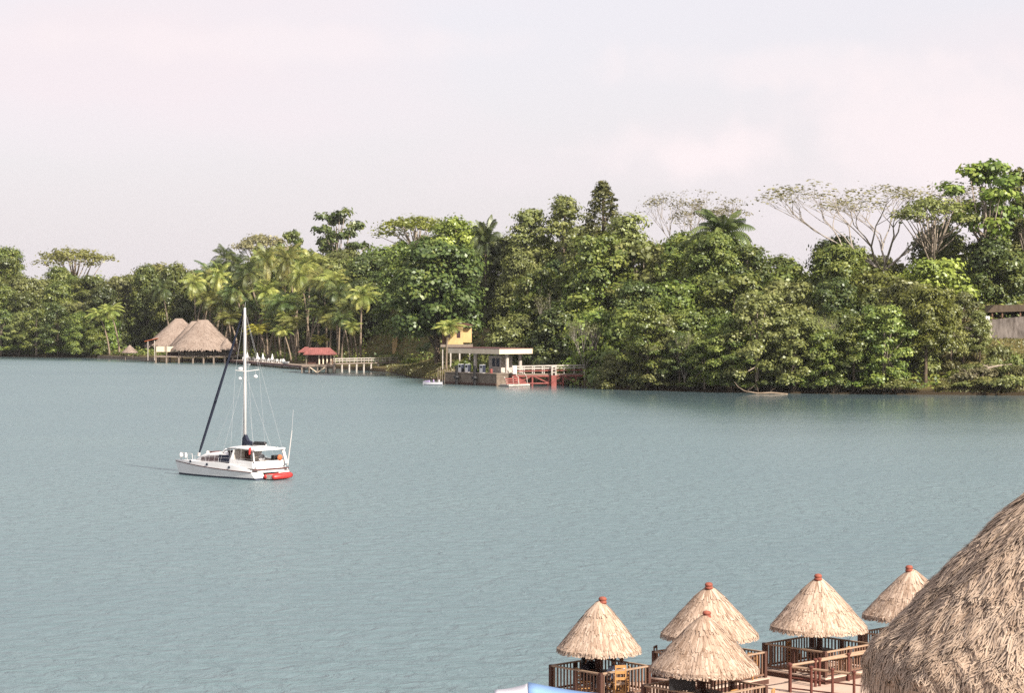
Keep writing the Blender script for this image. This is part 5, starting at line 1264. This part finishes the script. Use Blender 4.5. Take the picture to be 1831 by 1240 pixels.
RZ = math.radians(-1.5)
SH = [  # centre, roof radius, eave z, apex z, half side, words
    ((3.24, 78.4), 1.47, 2.53, 4.36, 1.27, 'leftmost thatched shelter, its people sitting under the roof', 11),
    ((7.58, 81.6), 1.78, 2.60, 4.50, 1.5, 'thatched shelter rising directly behind the nearest one', 12),
    ((6.72, 74.2), 1.80, 2.55, 4.42, 1.5, 'nearest thatched shelter, overlapping the one behind it', 13),
    ((12.05, 83.6), 1.80, 2.60, 4.58, 1.5, 'thatched shelter standing clear behind the bare post rails', 14),
    ((16.3, 86.6), 1.88, 2.62, 4.55, 1.5, 'farthest thatched shelter, partly hidden by the big thatched roof', 15)]
WB = ['round the leftmost shelter with the seated people', 'round the shelter behind the nearest one', 'round the nearest thatched shelter', 'round the shelter behind the bare post rails', 'round the farthest shelter beside the big roof']
for (c, r, ze, za, hs, lab, sd), wb in zip(SH, WB):
    palapa(c, r, ze, za, lab, sd); platform(c, hs, 'raised wooden platform ' + wb.replace('round', 'under', 1), RZ + PI / 4)
    balustrade(c, hs, 'slatted brown balustrade ' + wb, RZ + PI / 4); round_table(c, 'round wooden table ' + wb.replace('round', 'under', 1))
# the people at the first table, on wooden chairs
cx, cy = SH[0][0]
for (dx, dy, shirt, rzp, hair, lab) in ((.52, -.42, M['shirtblue'], math.radians(50), 'short', 'person in a pale blue shirt, back to us, beside the white-shirted one'),
                                         (.86, .10, M['shirtwhite'], math.radians(95), 'short', 'person in a white shirt at the right end of the table'),
                                         (-.60, -.22, M['shirtdark'], math.radians(-70), 'long', 'person with long black hair in dark clothes, leftmost at the table'),
                                         (-.30, .52, M['shirtdark'], math.radians(-150), 'short', 'person in dark clothes at the table, just right of the long-haired one')):
    x, y = cx + dx, cy + dy
    chair((x, y), rzp, {M['shirtblue']: 'wooden chair under the person in the pale blue shirt', M['shirtwhite']: 'wooden chair under the person in the white shirt'}.get(shirt, 'wooden chair under the long-haired person in dark clothes' if hair == 'long' else 'wooden chair under the second dark-clothed person'), .92)
    person(lab, (x, y, PZ + .475), rzp, shirt, 'people at the shelter table', hair)
chair((3.88, 76.75), math.radians(8), 'tall yellow wooden ladder-back stool in front of the leftmost shelter', 1.55, DZ, .85)
chair((9.0, 75.1), math.radians(70), 'yellow wooden chair at the right of the nearest shelter', .95, DZ)
chair((9.1, 81.2), math.radians(150), 'orange wooden chair by the balustrade of the shelter behind the nearest one', .95, PZ)
chair((5.75, 81.9), math.radians(250), 'wooden chair at the left corner of the shelter behind the nearest one', 1.15, PZ, m=M['fencewood'])
chair((12.9, 83.0), math.radians(60), 'wooden chair right of the post under the shelter behind the bare rails', .95, PZ)
chair((11.2, 84.3), math.radians(240), 'wooden chair left of the post under the shelter behind the bare rails', .95, PZ)
chair((6.1, 73.3), math.radians(-40), 'wooden chair left of the post under the nearest shelter', .95, PZ)
chair((7.5, 73.6), math.radians(50), 'wooden chair right of the post under the nearest shelter', .95, PZ)
o = MB().box(-.45, .45, -.02, .02, 0, .42).build('sign_panel', M['black'], bevel=.01); o.location = (5.85, 72.95, PZ + 1.02); tag(o, 'black blank panel on the rail under the nearest thatched shelter', 'panel')
lp = thing('globe_lamp', 'white globe lamp at the bottom edge of the deck', 'lamp', (8.15, 76.2, DZ))
MB().ball((0, 0, .46), .17, 16, 10).build('globe', M['whitepaint'], lp, True); MB().tube([(0, 0, 0), (0, 0, .3)], .05, 8).build('stem', M['darkwood'], lp)

# bare post-and-rail fences on the deck
def post_rail(a, b, n, label, rails=(.95, .55, .15)):
    a, b = Vector((*a, DZ)), Vector((*b, DZ)); d = b - a
    t = thing('post_and_rail_fence', label, 'fence', a, math.atan2(d.y, d.x), 'bare rails on the deck'); ln = d.length
    for k in range(n):
        x = ln * k / (n - 1); MB().lathe([(.055, 0), (.05, .9), (.06, .99), (.085, 1.02), (.085, 1.06), (.03, 1.09)], 9, (x, 0, 0)).build('post', M['postwood'], t)
    for i, z in enumerate(rails): MB().tube([(0, .055, z), (ln, .055, z)], .05 if i == 0 else .03, 8).build('rail', M['railwood'] if i == 0 else M['postwood'], t)
post_rail((10.44, 79.9), (14.3, 83.3), 4, 'bare rail fence with maroon posts running back toward the big roof', (.96,))
post_rail((10.44, 79.7), (14.0, 77.1), 6, 'bare three-rail fence with maroon posts running toward the viewer')
post_rail((11.55, 80.9), (14.6, 83.9), 2, 'single pale rail just in front of the shelter balustrade', (.99,))

# the big thatched roof at the lower right
def big_palapa():
    Y = 62.0; s = F / Y; c = (Xat(1955, Y), Y)
    t = thing('big_palapa', 'huge shaggy thatched roof filling the lower right corner', 'thatched roof', (c[0], c[1], DZ))
    zt = lambda py: H - (py - HY) / s - DZ
    prof = [(0, 782), (60, 836), (121, 894), (176, 940), (205, 972), (235, 1001), (269, 1042), (287, 1062), (322, 1100), (359, 1138), (385, 1163), (396, 1190), (391, 1228)]
    us = np.linspace(0, 1, len(prof)); rr = [max(.05, p[0] / s) for p in prof]; zz = [zt(p[1]) for p in prof]
    def S(u, th):
        r = float(np.interp(u, us, rr)); z = float(np.interp(u, us, zz))
        k = 1 + .012 * math.sin(5 * th + 1) + .012 * math.sin(11 * th) * u + .01 * math.sin(17 * th + u * 9) + .007 * math.sin(29 * th + u * 37) + .006 * math.sin(41 * th - u * 53)
        return (r * k * math.cos(th), r * k * math.sin(th), z + .06 * math.sin(9 * th + u * 14))
    thatch('thatch_roof', S, 36000, .42, .055, M['thatchold'], t, 31, rings=30, nth=110, lift=.12, eave=.1, tintbias=.46, umax=1.02, skew=.06, patch=.16, fringe=2600, fl=.55, tiers=9, sd=.17, course=.26)
    for k in range(12):
        a = k * PI / 6 + .2; MB().tube([(5.6 * math.cos(a), 5.6 * math.sin(a), 0), (5.6 * math.cos(a), 5.6 * math.sin(a), 4.3)], .14, 9).build('post', M['darkwood'], t)
    m = MB()
    for k in range(24):
        a = k * PI / 12; m.bar((.3 * math.cos(a), .3 * math.sin(a), zt(830)), (6.1 * math.cos(a), 6.1 * math.sin(a), zt(1212) + .15), .1)
    m.build('rafters', M['darkwood'], t)
big_palapa()

# blue and white canopy at the bottom edge
def canopy():
    Y = 72.0; s = F / Y; X = lambda px: Xat(px, Y)
    z0 = Zat(1230, Y)
    t = thing('canopy_tent', 'blue and white fabric canopy cut by the bottom edge', 'canopy', (X(985), Y, 0), 0)
    x = lambda px: X(px) - X(985)
    def sheet(pa, pb, za, zb, zc, zd, m):
        n = 10; rows = []
        for i in range(n + 1):
            u = i / n; px = pa + (pb - pa) * u; r = []
            for j in range(7):
                v = j / 6; zt = za + (zb - za) * u; zbm = zc + (zd - zc) * u
                r.append((x(px), 1.0 - 3.4 * v, zt + (zbm - zt) * v - .10 * math.sin(PI * v) - .05 * math.sin(PI * u)))
            rows.append(r)
        b = MB(); b.loft(rows, False, False); o = b.build('fabric', m, t, True); sd = o.modifiers.new('thick', 'SOLIDIFY'); sd.thickness = .02
    sheet(945, 1090, z0, z0 - .42, z0 - .55, z0 - .9, M['bluetarp'])
    sheet(884, 944.5, z0 - .26, z0 - .04, z0 - .85, z0 - .57, M['whitetarp'])
    for px, y in ((872, .9), (1085, .9), (872, -2.2), (1085, -2.2), (946, .9)): MB().tube([(x(px), y, -1), (x(px), y, z0 - .45)], .04, 7).build('pole', M['alu'], t)
canopy()


# ------------------------------------------------------------------ thin river haze
def haze():
    o = MB().box(-2600, 2600, -250, 2800, -3.5, 66).build('haze', None)
    m = bpy.data.materials.new('haze'); m.use_nodes = True; n = m.node_tree.nodes; l = m.node_tree.links
    n.remove(n['Principled BSDF']); v = n.new('ShaderNodeVolumePrincipled'); v.inputs['Density'].default_value = 0.00003; v.inputs['Color'].default_value = (0.92, 0.95, 1.0, 1)
    l.new(v.outputs[0], n['Material Output'].inputs['Volume']); o.data.materials.append(m); o['kind'] = 'stuff'
haze()
